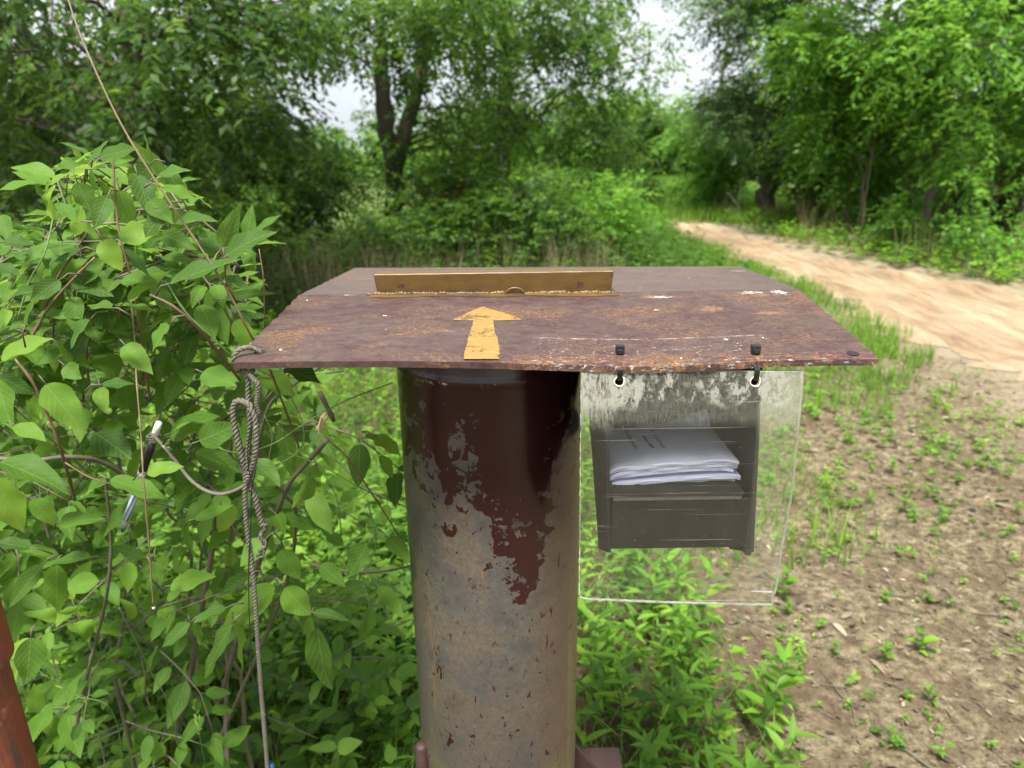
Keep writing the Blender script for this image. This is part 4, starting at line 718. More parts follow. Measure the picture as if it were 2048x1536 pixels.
for sx in (-1, 1):
    for sy in (-1, 1): mb = MB(); mb.tube([(sx*(bw_/2-.05)+(-.1 if sx < 0 else 0), sy*.55, .62), (sx*(bw_/2-.05), sy*.52, zr-.03)], .02, 8); mb.build('roof_post', M['b_white' if sx < 0 else 'b_grey'], bg_, smooth=True)
nx = P(872, 335, YB)[0]-bc[0]
mb = MB(); mb.hexa([(nx-.12, -.5, .45), (nx+.5, -.55, .45), (nx+.5, .55, .45), (nx-.12, .5, .45), (nx-.02, -.45, .95), (nx+.5, -.5, 1.08), (nx+.5, .5, 1.08), (nx-.02, .45, .95)]); mb.build('nose', M['b_orange'], bg_, bevel=.04)
mb = MB(); mb.box((.1, 0, .5), (bw_+.2, 1.1, .16)); mb.build('chassis', M['b_black'], bg_, bevel=.03)
mb = MB(); mb.box((.12, 0, .68), (.42, 1.0, .16)); mb.box((.36, 0, .9), (.1, 1.0, .42)); mb.build('seat', M['b_grey'], bg_, bevel=.03)
mb = MB(); mb.box((.72, 0, .78), (.62, 1.1, .3)); mb.build('cargo_bed', M['b_grey'], bg_, bevel=.02)
for wx in (nx+.12, .75):
    for wy in (-.52, .52):
        mb = MB(); a_ = np.linspace(0, 2*math.pi, 25)[:-1]; prof = [(.13, -.10), (.24, -.11), (.28, -.06), (.28, .06), (.24, .11), (.13, .10)]
        V = [(wx+r_*math.cos(s_), wy+w_, .28+r_*math.sin(s_)) for r_, w_ in prof for s_ in a_]; mb.add(V, [(i*24+j, i*24+(j+1) % 24, (i+1)*24+(j+1) % 24, (i+1)*24+j) for i in range(5) for j in range(24)]); w_o = mb.build('wheel', M['b_black'], bg_, smooth=True)
        mb = MB(); mb.tube([(wx, wy-.08, .28), (wx, wy+.08, .28)], .13, 18); mb.build('rim', M['b_grey'], w_o)
# ------------------------------------------------------------------ grasses and ground cover
def blades(n, fx, h0, h1, w, mat, name, lean=.35, segs=3, dark=0):
    x, y = fx(n); n = len(x); h = RS.uniform(h0, h1, n); a_ = RS.rand(n)*6.28; l = lean*h*RS.uniform(.2, 1.4, n); yaw = RS.rand(n)*6.28
    base = np.stack([x, y, gz(x, y)-.005], 1); dl = np.stack([np.cos(a_), np.sin(a_), 0*a_], 1); ws = np.stack([np.cos(yaw), np.sin(yaw), 0*a_], 1)*(w*RS.uniform(.6, 1.3, n))[:, None]
    V = []
    for i in range(segs+1):
        t_ = i/segs; c_ = base+dl*(l*t_**2)[:, None]+np.array([0, 0, 1.])*(h*(t_-.18*t_**2*lean*2))[:, None]; k = (1-t_**1.5)*.5+.02; V += [c_-ws*k, c_+ws*k]
    V = np.stack(V, 1); F = np.array([[2*i, 2*i+1, 2*i+3, 2*i+2] for i in range(segs)])
    Fa = (F[None]+(np.arange(n)*2*(segs+1))[:, None, None]).reshape(-1, 4)
    return mesh_np(name, V.reshape(-1, 3), Fa, M[mat], None, None, np.repeat(RS.rand(n), segs))
def region(x0, x1, y0, y1, cond=None, cl=0):
    def f(n):
        x = RS.uniform(x0, x1, n); y = RS.uniform(y0, y1, n)
        if cl: 
            m = max(3, int(n/cl)); cx = RS.uniform(x0, x1, m); cy = RS.uniform(y0, y1, m); i = RS.randint(0, m, n); x = cx[i]+RS.normal(size=n)*.05; y = cy[i]+RS.normal(size=n)*.05
        k = ~inroad(x, y)
        if cond is not None: k &= cond(x, y)
        return x[k], y[k]
    return f
nz = lambda x, y: .5+.25*np.sin(x*2.3+y*1.7)+.25*np.sin(x*5.1-y*3.3+1.2)
tag(blades(95000, region(.5, 3.3, 2.8, 15, lambda x, y: (x > np.interp(y, [2.8, 4.2, 5.5, 8], [2.5, 1.4, .9, .5])) & (x < np.interp(y, [2.8, 3.6, 4.3, 5.1, 5.7], [1.7, 2.1, 2.6, 3.0, 3.3])+.35*(nz(x*3, y*4)-.5)*2) & (RS.rand(len(x)) < .15+.85*nz(x*1.6, y*1.3)) & (RS.rand(len(x)) < np.interp(y, [2.8, 3.8, 4.6], [.10, .5, 1]))), .05, .19, .006, 'grass', 'grass'), 'bright green grass along the left verge of the sand road', 'grass', kind='stuff')
tag(blades(26000, region(-3.4, 1.4, 2.2, 9.5), .06, .24, .006, 'grass', 'grass'), 'green grass under the bushes behind the steel pole', 'grass', kind='stuff')
tag(blades(30000, region(1.2, 8, 13.4, 36), .15, .40, .02, 'grass', 'meadow_grass'), 'pale green meadow grass beyond the bend of the road', 'meadow grass', kind='stuff')
tag(blades(4500, region(.5, 3.0, 1.0, 4.4, lambda x, y: RS.rand(len(x)) < .15+.55*nz(x, y)**2, cl=9),   .015, .06, .003, 'grass', 'sparse_grass', 1.1), 'sparse grass tufts on the bare ground beside the pole', 'grass', kind='stuff')
tag(blades(15000, region(-1.6, .65, .55, 3.2, lambda x, y: (x < -.15) | (RS.rand(len(x)) < .28)), .06, .32, .004, 'grass', 'grass', .6), 'fine green grass among the weeds around the pole', 'grass', kind='stuff')
tag(blades(2600, region(-4, 1.0, 5.6, 7.6, lambda x, y: nz(x, y) > .3, cl=14), .35, .85, .006, 'drygrass', 'dry_grass', .22), 'dry tan stalks standing behind the roof plate', 'dry grass', kind='stuff')
tag(blades(1100, region(3.6, 9, 8, 15, lambda x, y: (x > rr(y)+.5), cl=10), .3, .9, .008, 'drygrass', 'dry_grass', .3), 'dead stalks along the foot of the right hand wood', 'dry grass', kind='stuff')
M['leaf_ground'] = leaf_mat('ground_leaf', (.035, .085, .014), (.085, .18, .021), (.18, .31, .035), .4, .6, False, .25)
def cover(name, label, cat, n, fx, h0, h1, nl, L, mat, wf=.38, kind='two', dens=1):
    x, y = fx(n); n = len(x); h = RS.uniform(h0, h1, n); t_ = RS.uniform(.25, 1, (n, nl)); a_ = RS.rand(n, 1)*6.28+np.arange(nl)*2.4; ln = rv(n, .25)
    pos = np.stack([x[:, None]+ln[:, :1]*t_*h[:, None], y[:, None]+ln[:, 1:2]*t_*h[:, None], gz(x, y)[:, None]+t_*h[:, None]], -1)
    up_ = RS.uniform(-.1, .7, (n, nl)); dr = np.stack([np.cos(a_), np.sin(a_), up_], -1); nm = np.array([0, 0, 1.])+rv(n*nl, .3).reshape(n, nl, 3)-dr*.2
    Lr = (L*RS.uniform(.5, 1.3, (n, nl))*np.clip(h[:, None]/h1+.35, 0, 1)).ravel(); r = (RS.rand(n, 1)*.5+RS.rand(n, nl)*.5).ravel()
    o = build_leaves(name, M[mat], None, [(leaves(pos.reshape(-1, 3), dr.reshape(-1, 3), nm.reshape(-1, 3), Lr, Lr*wf*RS.uniform(.7, 1.3, len(Lr)), kind, .18, .25), r)], kind == 'mid'); return tag(o, label, cat, kind='stuff')
cover('weeds', 'bright green leafy weeds covering the ground behind and left of the pole', 'weeds', 2700, region(-2.6, .55, 1.5, 6.2), .06, .34, 12, .042, 'leaf_weed', .4)
cover('weeds', 'broad leaved ground cover in the shade under the left shrub', 'weeds', 1300, region(-1.9, -.1, .7, 2.6), .05, .30, 10, .052, 'leaf_ground', .5, 'mid')
cover('undergrowth', 'low green undergrowth between the sand road and the right hand wood', 'undergrowth', 6500, region(3.3, 10.5, 5.2, 15, lambda x, y: (x > rr(y)+.12+.2*RS.rand(len(x))) & (x < rr(y)+3.6)), .10, .34, 11, .065, 'leaf_weed', .45)
cover('undergrowth', 'dense green undergrowth left of the road behind the pole', 'undergrowth', 4200, region(-3.8, 2.3, 5.8, 11, lambda x, y: x < rl(y)-.5), .12, .5, 11, .07, 'leaf_tree', .45)
cover('seedlings', 'low leafy weeds on the bare ground behind and right of the plastic sheet', 'seedlings', 2600, region(.45, 2.9, 2.3, 5.0, lambda x, y: RS.rand(len(x)) < np.interp(y, [2.3, 3.2, 5], [.15, .8, .9])*(.12+.88*nz(x*2.9+2, y*2.7)**2)*np.clip((2.9-x)*1.2, .08, 1)), .02, .09, 9, .034, 'leaf_weed', .45)
cover('seedlings', 'tiny seedlings scattered over the bare ground right of the pole', 'seedlings', 3000, region(.45, 3.1, 1.0, 4.6, lambda x, y: RS.rand(len(x)) < .04+.9*nz(x*3.4+2, y*3.1)**3), .008, .055, 7, .022, 'leaf_weed', .5)
# leaf litter and sticks on the soil
n = 17000; x = RS.uniform(-1.2, 3.2, n); y = RS.uniform(.7, 4.8, n); k = ~inroad(x, y); x, y = x[k], y[k]; n = len(x)
L_ = .008+.022*RS.rand(n)**2+np.where(RS.rand(n) < .06, RS.rand(n)*.045, 0); dr = rv(n)*np.array([1, 1, .12]); nm = np.array([0, 0, 1.])+rv(n, .35)
o = build_leaves('leaf_litter', M['litter'], None, [(leaves(np.stack([x, y, gz(x, y)+.006], 1), dr, nm, L_, L_*RS.uniform(.15, .6, n), 'mid', RS.uniform(-.25, .25, n), RS.uniform(.1, .7, n)), RS.rand(n))], True); tag(o, 'brown and grey fallen leaves and wood chips scattered over the soil', 'leaf litter', kind='stuff')
mb = MB()
for k in range(700):
    x, y = random.uniform(-1., 2.6), random.uniform(.8, 4.5)
    if inroad(x, y): continue
    a_ = random.gauss(2.5, .7); l = random.uniform(.04, .22); p = [(x+s_*l*math.cos(a_)+random.uniform(-.004, .004), y+s_*l*math.sin(a_)+random.uniform(-.004, .004), gz(x, y)+.006+random.uniform(0, .006)) for s_ in np.linspace(0, 1, 5)]; mb.tube(p, np.linspace(random.uniform(.0012, .003), .0007, 5), 5)
tag(mb.build('twig_litter', M['twig'], None, smooth=True), 'small dead twigs lying on the soil', 'twig litter', kind='stuff')
# bare stems and dead sticks in the right wood
for j, (pa, pb, Y, lb) in enumerate([((1718, 440), (1735, 330), 10.6, 'pale bare stem under the bright trees, left of its twin'), ((1726, 440), (1745, 300), 10.4, 'pale bare stem under the bright trees, right of its twin'), ((1480, 445), (1476, 410), 13, 'thin bare stem at the foot of the tall grey green tree'), ((1826, 430), (1822, 360), 10.5, 'bare upright stem behind the pale green sapling'),
                                 ((1962, 480), (1990, 370), 9.4, 'pale dead stick leaning at the far right'), ((1985, 495), (1945, 420), 9.2, 'dead stick crossing the leaning stick at the far right'), ((1975, 470), (1930, 440), 9.2, 'short dead stick at the far right'), ((1700, 470), (1740, 500), 9.3, 'dead stick sloping down to the undergrowth'), ((1885, 470), (1975, 500), 8.8, 'long grey dead stick lying on the undergrowth')]):
    a_, b_ = P(*pa, Y), P(*pb, Y); e = empty('dead_stick', (a_[0], a_[1], 0), label=lb, cat='stick'); mb = MB(); low = a_.copy(); low[2] = min(low[2], .02) if abs(pa[0]-pb[0]) < 40 else a_[2]-.15
    q = np.vstack([[low], bend(a_, b_, .01, 8, .04)]); mb.tube(q, np.linspace(.016, .006, 9), 6)
    for s_ in range(4): i = random.randint(3, 8); mb.tube(bend(q[i], q[i]+np.array([random.uniform(-.3, .3), random.uniform(-.2, .2), random.uniform(.05, .4)]), 0, 5), np.linspace(.006, .002, 5), 5)
    keep(mb.build('stick', M['bark_pale'], None, smooth=True), e)

# ------------------------------------------------------------------ near shrub on the left
SH = empty('dogwood_shrub', (-.62, 1.05, 0), label='large leafy shrub with oval green leaves at the left of the pole', cat='shrub')
hero = [(179,338,118,331,52),(200,314,267,291,34),(184,321,215,281,20),(183,336,228,314,24),(313,357,372,331,34),(325,375,394,397,32),(445,492,474,419,34),(454,511,538,455,42),(350,447,420,426,36),(322,467,385,492,34),(237,474,322,462,46),
 (149,555,225,592,42),(254,602,332,538,34),(222,616,175,610,34),(230,609,311,612,26),(155,365,182,422,34),(118,405,146,440,26),(108,440,98,398,16),(7,485,65,484,30),(0,430,15,478,30),(-10,530,40,548,26),(450,560,498,571,26),(450,598,538,582,18),(50,652,68,588,16),(78,630,149,626,26),(3,714,88,670,44),
 (340,567,477,516,44),(325,514,392,521,30),(250,497,298,551,30),(450,511,392,478,46),(0,924,134,968,62),(-8,955,44,1066,62),(190,866,258,912,58),(92,768,165,851,62),(204,769,265,762,28),(200,775,211,825,30),(221,958,336,990,48),(213,967,154,988,42),(341,866,402,830,36),(294,945,362,929,36),(-8,760,18,855,52),(130,732,162,757,34),(-4,752,73,788,30),
 (341,872,429,830,52),(399,882,471,849,52),(390,905,484,940,54),(507,921,559,972,42),(619,950,591,1025,42),(621,983,663,1067,44),(390,1038,466,1010,24),(370,1035,386,1113,24),(341,1171,421,1149,46),(62,1096,-12,1080,36),(181,1115,56,1125,38),(87,1129,14,1215,38),(115,1129,106,1236,54),(290,1115,223,1092,32),(311,1122,320,1172,26),
 (550,1175,443,1250,66),(452,1216,387,1243,36),(464,1248,394,1356,54),(468,1244,501,1342,50),(380,1246,325,1293,34),(384,1248,410,1290,26),(62,1275,55,1366,60),(636,1255,650,1400,58),(624,1233,621,1312,32),(627,1225,697,1240,24),(570,1175,620,1230,56),(758,1173,806,1230,36),(750,874,800,905,40),(758,912,786,956,26),(775,1075,820,1122,38),
 (735,1090,700,1150,48),(300,330,250,372,38),(275,350,300,425,36),(240,380,265,450,40),(215,395,190,450,34),(330,420,285,470,40),(372,470,352,530,34),(196,470,150,445,34),(205,480,240,540,40),(300,560,345,620,34),(400,610,430,672,40),(470,640,512,700,38),(500,720,560,735,44),(570,735,640,760,50),(520,740,585,790,48),(405,745,470,770,46),(340,650,300,700,38),
 (160,500,95,520,30),(120,560,60,600,34),(120,690,180,735,44),(250,690,300,740,40),(180,640,130,690,34),(470,1010,430,1075,36),(530,1080,480,1130,46),(560,1100,600,1160,44),(500,1150,440,1190,34),(30,850,90,880,34),(60,1000,120,1050,40),(120,1045,190,1030,34),(640,1130,690,1170,36),(255,350,300,385,30),(300,400,345,445,34),(355,380,330,330,28)]
hb = []; hd = []; hn = []; hL = []; hW = []; pet = []
for i, (a_, b_, c_, d_, w) in enumerate(hero):
    Y = .71+.13*((i*.61803) % 1)+(.03 if b_ > 1000 else 0); dy = (((i*.377) % 1)-.5)*.05
    A_ = P(a_, b_, Y); B_ = P(c_, d_, Y+dy-.008); d = B_-A_; tocam = unit(CAM-A_); n_ = np.array([0, 0, 1.])*.75+tocam*.75+RS.normal(size=3)*.28
    hb.append(A_); hd.append(d); hn.append(n_); hL.append(np.linalg.norm(d)*1.03); hW.append(w/FPX*Y*1.12); pet.append((A_, d/np.linalg.norm(d)))
hb, hd, hn = map(np.array, (hb, hd, hn)); hL = np.array(hL); hW = np.array(hW)
parts = [(leaves(hb, hd, hn, hL, hW, 'fine', RS.uniform(.0, .22, len(hL)), RS.uniform(.1, .5, len(hL)), .10), np.clip(.45+.35*RS.normal(size=len(hL)), .1, 1))]
# named branches read from the photograph
BR = {'tan': [([(110, -120, .80), (140, 10, .78), (186, 130, .76), (250, 262, .745), (330, 390, .735), (412, 512, .73), (460, 590, .73), (500, 668, .74), (540, 740, .78), (600, 900, .9)], .0019, .0030),
              ([(262, 600, .86), (270, 690, .83), (273, 760, .79), (282, 870, .74), (287, 960, .715), (296, 1060, .71), (301, 1130, .71), (307, 1214, .71)], .0022, .0020), ([(518, 498, .80), (527, 560, .80), (528, 655, .82), (520, 760, .86)], .0014, .0020)],
      'grey': [([(645, 732, .86), (590, 768, .84), (545, 800, .83), (528, 840, .83), (518, 900, .84), (535, 945, .86), (570, 990, .88), (592, 1040, .92), (560, 1200, 1.0), (430, 1500, 1.1)], .0022, .0060), ([(605, 722, .84), (560, 765, .83), (532, 800, .83)], .0018, .0026),
               ([(655, 880, .87), (610, 930, .89), (580, 965, .9), (560, 1010, .92), (520, 1120, .98), (440, 1400, 1.08)], .0045, .0065), ([(-20, 915, .85), (60, 922, .85), (140, 914, .86), (215, 930, .9), (300, 990, .95)], .0042, .0050),
               ([(620, 1128, .9), (690, 1142, .9), (760, 1143, .92), (830, 1130, .94)], .0034, .0022), ([(130, 1560, .95), (150, 1470, .94), (165, 1390, .93), (195, 1270, .92), (215, 1180, .9), (222, 1080, .9), (210, 950, .9)], .0045, .0030),
               ([(350, 1480, 1.1), (378, 1370, 1.05), (395, 1260, 1.02), (418, 1140, 1.0), (440, 1000, .98)], .0085, .006), ([(640, 785, .86), (655, 815, .865), (668, 842, .87)], .0045, .0036)],
      'red': [([(225, 300, .84), (231, 400, .83), (240, 475, .82), (258, 540, .82), (275, 620, .83), (300, 800, .9)], .0014, .0024), ([(232, 446, .80), (185, 455, .80), (150, 505, .81), (110, 565, .82), (75, 660, .84)], .0012, .0022), ([(190, 515, .79), (150, 555, .79), (100, 612, .80), (60, 680, .8)], .0018, .0024),
              ([(30, 718, .82), (66, 765, .82), (98, 835, .83), (125, 910, .84), (150, 1000, .9)], .0022, .0030), ([(645, 868, .87), (700, 922, .88), (742, 985, .89), (790, 1060, .9), (828, 1140, .92)], .0018, .0012), ([(300, 590, .79), (345, 612, .79), (400, 660, .8), (480, 760, .86)], .0022, .0026),
              ([(440, 1000, .86), (445, 1020, .86), (470, 1060, .86), (510, 1115, .87), (530, 1165, .88)], .0018, .0014), ([(130, 925, .8), (180, 955, .8), (240, 975, .8), (300, 1010, .82)], .0014, .0010), ([(445, 495, .76), (450, 520, .76), (452, 560, .77), (470, 600, .78)], .0010, .0016)],
      'green': [([(330, 560, .76), (372, 625, .76), (430, 680, .77), (470, 715, .78), (560, 760, .82)], .0014, .0014), ([(405, 880, .82), (470, 905, .80), (545, 888, .80), (620, 840, .82), (700, 798, .84), (785, 765, .87)], .0012, .0010), ([(528, 830, .82), (545, 870, .82), (540, 930, .82), (600, 900, .83), (606, 850, .83), (580, 790, .83)], .0010, .0010),
                ([(735, 1000, .86), (752, 1085, .86), (733, 1135, .87), (680, 1160, .88)], .0014, .0010), ([(575, 905, .84), (650, 935, .84), (720, 975, .85), (800, 1010, .88)], .0013, .001), ([(35, 640, .80), (60, 560, .80), (90, 505, .8), (110, 420, .82)], .0012, .001)]}
for k_, mt in (('tan', 'twig_tan'), ('grey', 'twig'), ('red', 'twig_red'), ('green', 'twig_green')):
    for bi, (pts, a_, b_) in enumerate(BR[k_]):
        mb = MB(); p = smooth_path(Q(pts), .008); r_ = np.interp(np.linspace(0, 1, len(p)), [0, 1], [a_*(.42 if k_ == 'tan' else .72), b_*(.46 if k_ == 'tan' else .72)]); r_ = r_*(1+.05*RS.normal(size=len(p)))
        for j in range(0, len(p)-4, 11): r_[j+3] *= 1.35
        mb.tube(p, r_, 7)
        for j in range(14, len(p)-6, 26):
            v = unit(rv(1))[0]*random.uniform(.01, .03); mb.tube([p[j], p[j]+v*.5+np.array((0, 0, .002)), p[j]+v], [.0009, .0007, .0005], 5)
        o = mb.build({'tan': 'shoot', 'grey': 'branch', 'red': 'twig', 'green': 'vine_stem'}[k_], M[mt], None, smooth=True); keep(o, SH)
        if k_ == 'tan' and bi == 0: o['label'] = 'long tan shoot arching down from the top left to the plate corner'
        if k_ == 'tan' and bi == 1:
            o['label'] = 'straight tan shoot hanging down with a pale cut end'; c0 = P(307, 1214, .71); mb2 = MB(); mb2.tube([c0, c0+np.array((.0002, 0, -.0018))], .0018, 8); keep(mb2.build('cut_end', M['wood_pale'], None), o)
mb = MB(); c0 = P(650, 845, .868); 
for k in range(9): a_ = P(648+random.uniform(-10, 8), 832+random.uniform(-8, 8), .868+random.uniform(-.004, .004)); b_ = P(640+random.uniform(-8, 6), 868+random.uniform(-14, 8), .87); mb.tube([a_, (a_+b_)/2+rv(1, .0008)[0], b_], [.0012, .0018, .0008], 5)
keep(mb.build('torn_wood', M['wood_pale'], None), SH)
# twigs with opposite leaves filling the body of the shrub
POLY = [(-120, 440), (10, 440), (70, 500), (95, 470), (105, 345), (180, 290), (270, 300), (340, 340), (390, 400), (440, 470), (520, 460), (510, 560), (500, 640), (500, 720), (660, 740), (720, 850), (740, 1000), (830, 1080), (835, 1300), (700, 1400), (640, 1560), (-120, 1560)]
def inpoly(x, y):
    c_ = False; n_ = len(POLY)
    for i in range(n_):
        x1, y1 = POLY[i]; x2, y2 = POLY[i-1]
        if (y1 > y) != (y2 > y) and x < (x2-x1)*(y-y1)/(y2-y1)+x1: c_ = not c_
    return c_
tb = MB(); LB, LD, LN, LL, LW, LR = [], [], [], [], [], []
cnt = 0; tries = 0
while cnt < 430 and tries < 12000:
    tries += 1; px, py = random.uniform(-120, 830), random.uniform(285, 1560)
    if not inpoly(px, py): continue
    if px > 500 and py < 1150 and random.random() < .72: continue
    if 215 < px < 345 and 800 < py < 1100: continue
    if py > 1100 and random.random() < (.62 if px < 330 else .80): continue
    Y = random.uniform(.88, 1.2) if py < 700 else random.uniform(.95, 1.6)
    s_ = P(px, py, Y)
    if s_[2] < .12: continue
    if math.hypot(s_[0]+.0275, s_[1]-.85) < .16: continue
    d = unit(np.array([random.gauss(.15, .8), random.gauss(-.25, .6), random.gauss(.45, .45)])); L_ = random.uniform(.06, .17); nn = random.randint(2, 4)
    p = [s_-d*.05]; q = s_.copy()
    for j in range(nn+1): p.append(q.copy()); d = unit(d+rv(1, .15)[0]+np.array([0, 0, -.12])); q = q+d*L_/nn
    qx, qy, _ = projv(np.array(p))
    if any(y_ < 740 and not inpoly(float(x_)+5, float(y_)-4) for x_, y_ in zip(qx, qy)): continue
    tb.tube(p, np.linspace(.0016, .0008, len(p)), 5); sz = random.uniform(.028, .060)*(1.1 if py > 1000 else 1); rb = random.random()
    for j in range(1, len(p)):
        tg = unit(p[j]-p[j-1]); s0 = unit(np.cross(tg, [0, 0, 1.])+rv(1, .25)[0]*(j % 2)); 
        if j % 2: s0 = unit(np.cross(tg, s0)*.6+s0*.6)
        for sg in (-1, 1):
            if random.random() < .12: continue
            qx, qy, _ = projv(p[j][None]); 
            if qy[0] < 740 and not inpoly(float(qx[0])+14, float(qy[0])-10): continue
            dd = unit(tg*.55+s0*sg+np.array([0, 0, random.uniform(-.7, .15)])+rv(1, .18)[0]); b0 = p[j]+dd*.008; tb.tube([p[j], b0], [.0007, .0006], 4)
            LB.append(b0); LD.append(dd); LN.append(np.array([0, 0, 1.])+.35*unit(CAM-b0)+rv(1, .35)[0]); l = sz*random.uniform(.7, 1.25); LL.append(l); LW.append(l*random.uniform(.40, .56)); LR.append(min(1, max(0, .25+.45*rb+random.gauss(0, .12))))
    qx, qy, _ = projv(p[-1][None])
    if random.random() < .8 and (qy[0] > 740 or inpoly(float(qx[0])+14, float(qy[0])-10)):
        LB.append(p[-1]); LD.append(d+rv(1, .2)[0]); LN.append(np.array([0, 0, 1.])+rv(1, .3)[0]); LL.append(sz*.8); LW.append(sz*.4); LR.append(min(1, rb+.2))
    cnt += 1
LL = np.array(LL); parts.append((leaves(np.array(LB), np.array(LD), np.array(LN), LL, np.array(LW), 'fine', RS.uniform(0, .32, len(LL)), RS.uniform(.05, .5, len(LL)), .08), np.array(LR)))
keep(build_leaves('foliage', M['leaf_shrub'], None, parts, True), SH)
for A_, d in pet: e1 = A_-d*.010+np.array([0, 0, .001]); tb.tube([A_+d*.001, e1, e1-d*.010+np.array([0, .006, -.008])], [.0006, .0008, .0010], 5)
for k in range(7):
    px, py = random.uniform(-60, 560), random.uniform(420, 1100); 
    if not inpoly(px, py): continue
    e1 = P(px, py, random.uniform(.95, 1.5)); b0 = np.array([-.62+random.uniform(-.25, .2), 1.05+random.uniform(-.1, .3), 0.]); tb.tube(bend(b0, e1, .03, 12, .05), np.linspace(.0055, .0015, 12), 6)
keep(tb.build('twig_sprays', M['twig'], None, smooth=True), SH)
print('shrub leaves', len(LL), len(hL))
# ------------------------------------------------------------------ single weeds near the pole
def weed_proto(nm, nl, h, L, wf, spread):
    e = empty(nm, (0, 0, 0)); mb = MB(); ln = np.array([random.uniform(-.25, .25), random.uniform(-.25, .25), 1.])*h; p = bend((0, 0, -.01), ln, 0, 7, .08); mb.tube(p, np.linspace(.0016, .0008, 7), 5); B_, D_, N_, LLs = [], [], [], []
    for k in range(nl):
        f_ = .18+.82*k/(nl-1); b0 = np.array([np.interp(f_, np.linspace(0, 1, 7), p[:, c]) for c in range(3)]); a_ = k*2.4+random.uniform(-.4, .4); el = random.uniform(.0, .5)+f_*.5; d = np.array([math.cos(a_), math.sin(a_), el]); B_.append(b0); D_.append(d); N_.append([-math.cos(a_)*el, -math.sin(a_)*el, 1.2]); LLs.append(L*(.65+.5*math.sin(f_*2.6))*random.uniform(.8, 1.2))
    LLs = np.array(LLs); mb.build('stem', M['twig_green'], e, smooth=True)
    build_leaves('leaves', M['leaf_weed'], e, [(leaves(np.array(B_), np.array(D_), np.array(N_)+rv(nl, .15), LLs, LLs*wf, 'fine', RS.uniform(.05, .35, nl), RS.uniform(.2, .5, nl), .05), np.clip(.5+.25*RS.normal(size=nl), 0, 1))], True); return e
protos = [weed_proto('lance_leaved_weed', 11, .17, .060, .27, 1), weed_proto('lance_leaved_weed', 13, .22, .068, .25, 1), weed_proto('oval_leaved_weed', 8, .12, .050, .50, 1), weed_proto('oval_leaved_weed', 6, .08, .055, .55, 1)]
kinds = ['lance leaved weed', 'lance leaved weed', 'oval leaved weed', 'oval leaved weed']
spots = []
for k in range(900):
    if len(spots) >= 110: break
    r_ = random.random()
    if r_ < .62: px, py = random.uniform(1165, 1560), random.uniform(1180, 1720)
    elif r_ < .82: px, py = random.uniform(560, 860), random.uniform(1000, 1600)
    else: px, py = random.uniform(1480, 2040), random.uniform(780, 1500)
    if px > 1400 and py < 1500 and r_ < .62 and (px-1400)/160 > (py-1180)/420 and random.random() < .8: continue
    g0 = G(px, py)
    if math.hypot(g0[0]+.03, g0[1]-.85) < .15 or inroad(g0[0], g0[1]) or any(math.hypot(g0[0]-s_[0], g0[1]-s_[1]) < .035 for s_ in spots): continue
    spots.append((g0[0], g0[1], r_))
used = set(); seen = set(); rest = []
def where(x, y, r_):
    a_, b_, _ = projv(np.array([[x, y, .05]])); a_, b_ = float(a_[0]), float(b_[0])
    if r_ < .62:
        c_ = 'against the pole' if a_ < 1235 else 'under the sheet\'s left half' if a_ < 1380 else 'under the sheet\'s right half' if a_ < 1520 else 'at the bare soil edge'
        return c_+(', high in the patch' if b_ < 1310 else ', half way down' if b_ < 1430 else ', by the lower edge')
    if r_ < .82: return 'left of the pole, '+('close to it' if a_ > 740 else 'between it and the rope')+(', high up' if b_ < 1200 else ', half way down' if b_ < 1400 else ', by the lower edge')
    return 'on soil '+('just right of the sheet' if a_ < 1680 else 'half way right' if a_ < 1850 else 'near the right edge')+(', level with the plate' if b_ < 900 else ', level with the booklets' if b_ < 1080 else ', below the sheet' if b_ < 1280 else ', near the bottom')
for i, (x, y, r_) in enumerate(spots):
    k = (i % 2 if r_ < .62 and random.random() < .75 else random.choice([2, 3, 0])) if r_ < .82 else random.choice([2, 3]); e = protos[k]
    if k in used:
        c_ = e.copy(); COL.objects.link(c_)
        for ch in list(e.children): c2 = ch.copy(); COL.objects.link(c2); c2.parent = c_
    else: c_ = e; used.add(k)
    c_.location = (x, y, gz(x, y)); c_.rotation_euler = (random.uniform(-.15, .15), random.uniform(-.15, .15), random.uniform(0, 6.28)); s_ = random.uniform(.55, 1.3)*(1. if r_ < .82 else random.uniform(.3, .75)); c_.scale = (s_, s_, s_)
    lb = kinds[k]+' '+where(x, y, r_)
    if lb in seen and (c_ is not e or k in ()): rest.append(c_); continue
    seen.add(lb); c_['label'] = lb; c_['category'] = 'weed'; c_['group'] = 'single green weeds round the pole'
# the remaining small weeds of the patch become one mass of ground cover
bpy.context.view_layer.update(); bits = []
for c_ in rest:
    for ch in list(c_.children):
        mw = ch.matrix_world.copy(); ch.parent = None; ch.matrix_world = mw; bits.append(ch)
    bpy.data.objects.remove(c_)
if bits:
    bits[0].data = bits[0].data.copy()
    with bpy.context.temp_override(active_object=bits[0], object=bits[0], selected_objects=bits, selected_editable_objects=bits): bpy.ops.object.join()
    bits[0].name = 'weeds'; tag(bits[0], 'patch of green weeds round the foot of the pole', 'weeds', kind='stuff')
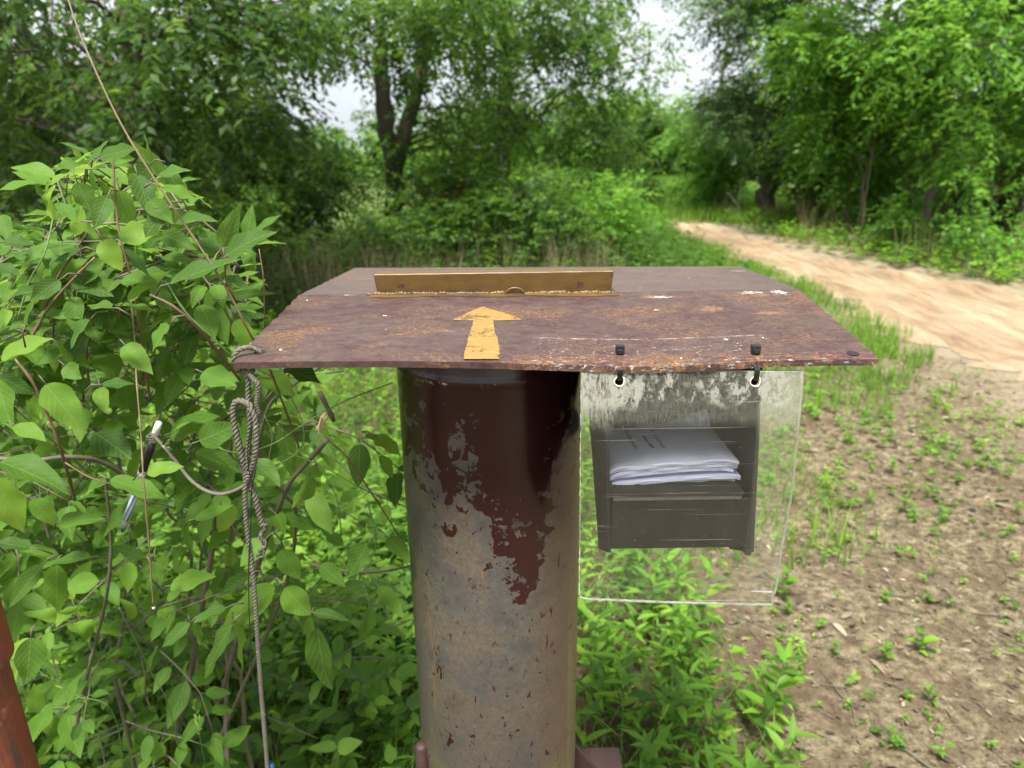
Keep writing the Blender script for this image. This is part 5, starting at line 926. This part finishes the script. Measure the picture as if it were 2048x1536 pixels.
# seeding grass stems
def seed_stem(pts, label, nsp=8):
    p = smooth_path([np.array(q) for q in pts], .01); e = empty('grass_stem', tuple(p[0]), label=label, cat='grass stem'); mb = MB(); mb.tube(p, np.linspace(.0014, .0006, len(p)), 5); keep(mb.build('stalk', M['twig_green'], None, smooth=True), e)
    if nsp <= 3: return
    n_ = len(p); idx = np.linspace(n_*.87, n_-1, nsp).astype(int); B_ = p[idx]; tg = unit(p[idx]-p[np.maximum(idx-3, 0)]); s0 = unit(np.cross(tg, [0, 1., 0]))*np.where(np.arange(nsp) % 2 == 0, 1, -1)[:, None]
    keep(build_leaves('seed_head', M['grass'], None, [(leaves(B_, tg+s0*.45, rv(nsp), .013, .0042, 'mid', 0, .5), np.full(nsp, .95))], True), e)
def GP(px, py, Y): q = P(px, py, Y); return q
seed_stem([G(1180, 1640), GP(1205, 1490, 1.25), GP(1235, 1420, 1.22), GP(1262, 1375, 1.2)], 'grass stem with a pale seed head leaning right beside the pole')
seed_stem([G(1290, 1640), GP(1300, 1510, 1.2), GP(1318, 1450, 1.2), GP(1332, 1415, 1.2)], 'shorter seeding grass stem in the leafy patch')
seed_stem([G(430, 1620), GP(405, 1500, .95), GP(395, 1440, .93), GP(388, 1405, .92)], 'seeding grass stem under the shrub near the rope')
seed_stem([G(380, 1640), GP(345, 1440, .9), GP(300, 1340, .85), GP(238, 1215, .8)], 'long green grass stem crossing under the shrub', 3)
seed_stem([G(250, 1700), GP(235, 1450, .9), GP(150, 1390, .88), GP(75, 1340, .86)], 'thin grass stem bending left towards the steel post')
seed_stem([G(1840, 1480), GP(1870, 1380, 1.9), GP(1905, 1310, 1.85), GP(1950, 1245, 1.85)], 'broad green grass blade standing on the bare ground at the right', 2)
seed_stem([G(1600, 1270), GP(1620, 1180, 2.3), GP(1632, 1130, 2.3), GP(1638, 1095, 2.3)], 'upright grass blade on the bare ground right of the plastic sheet', 2)
seed_stem([G(1790, 1560), GP(1820, 1490, 1.6), GP(1900, 1450, 1.6), GP(1990, 1432, 1.6)], 'creeping grass stem arching right over the bare ground')
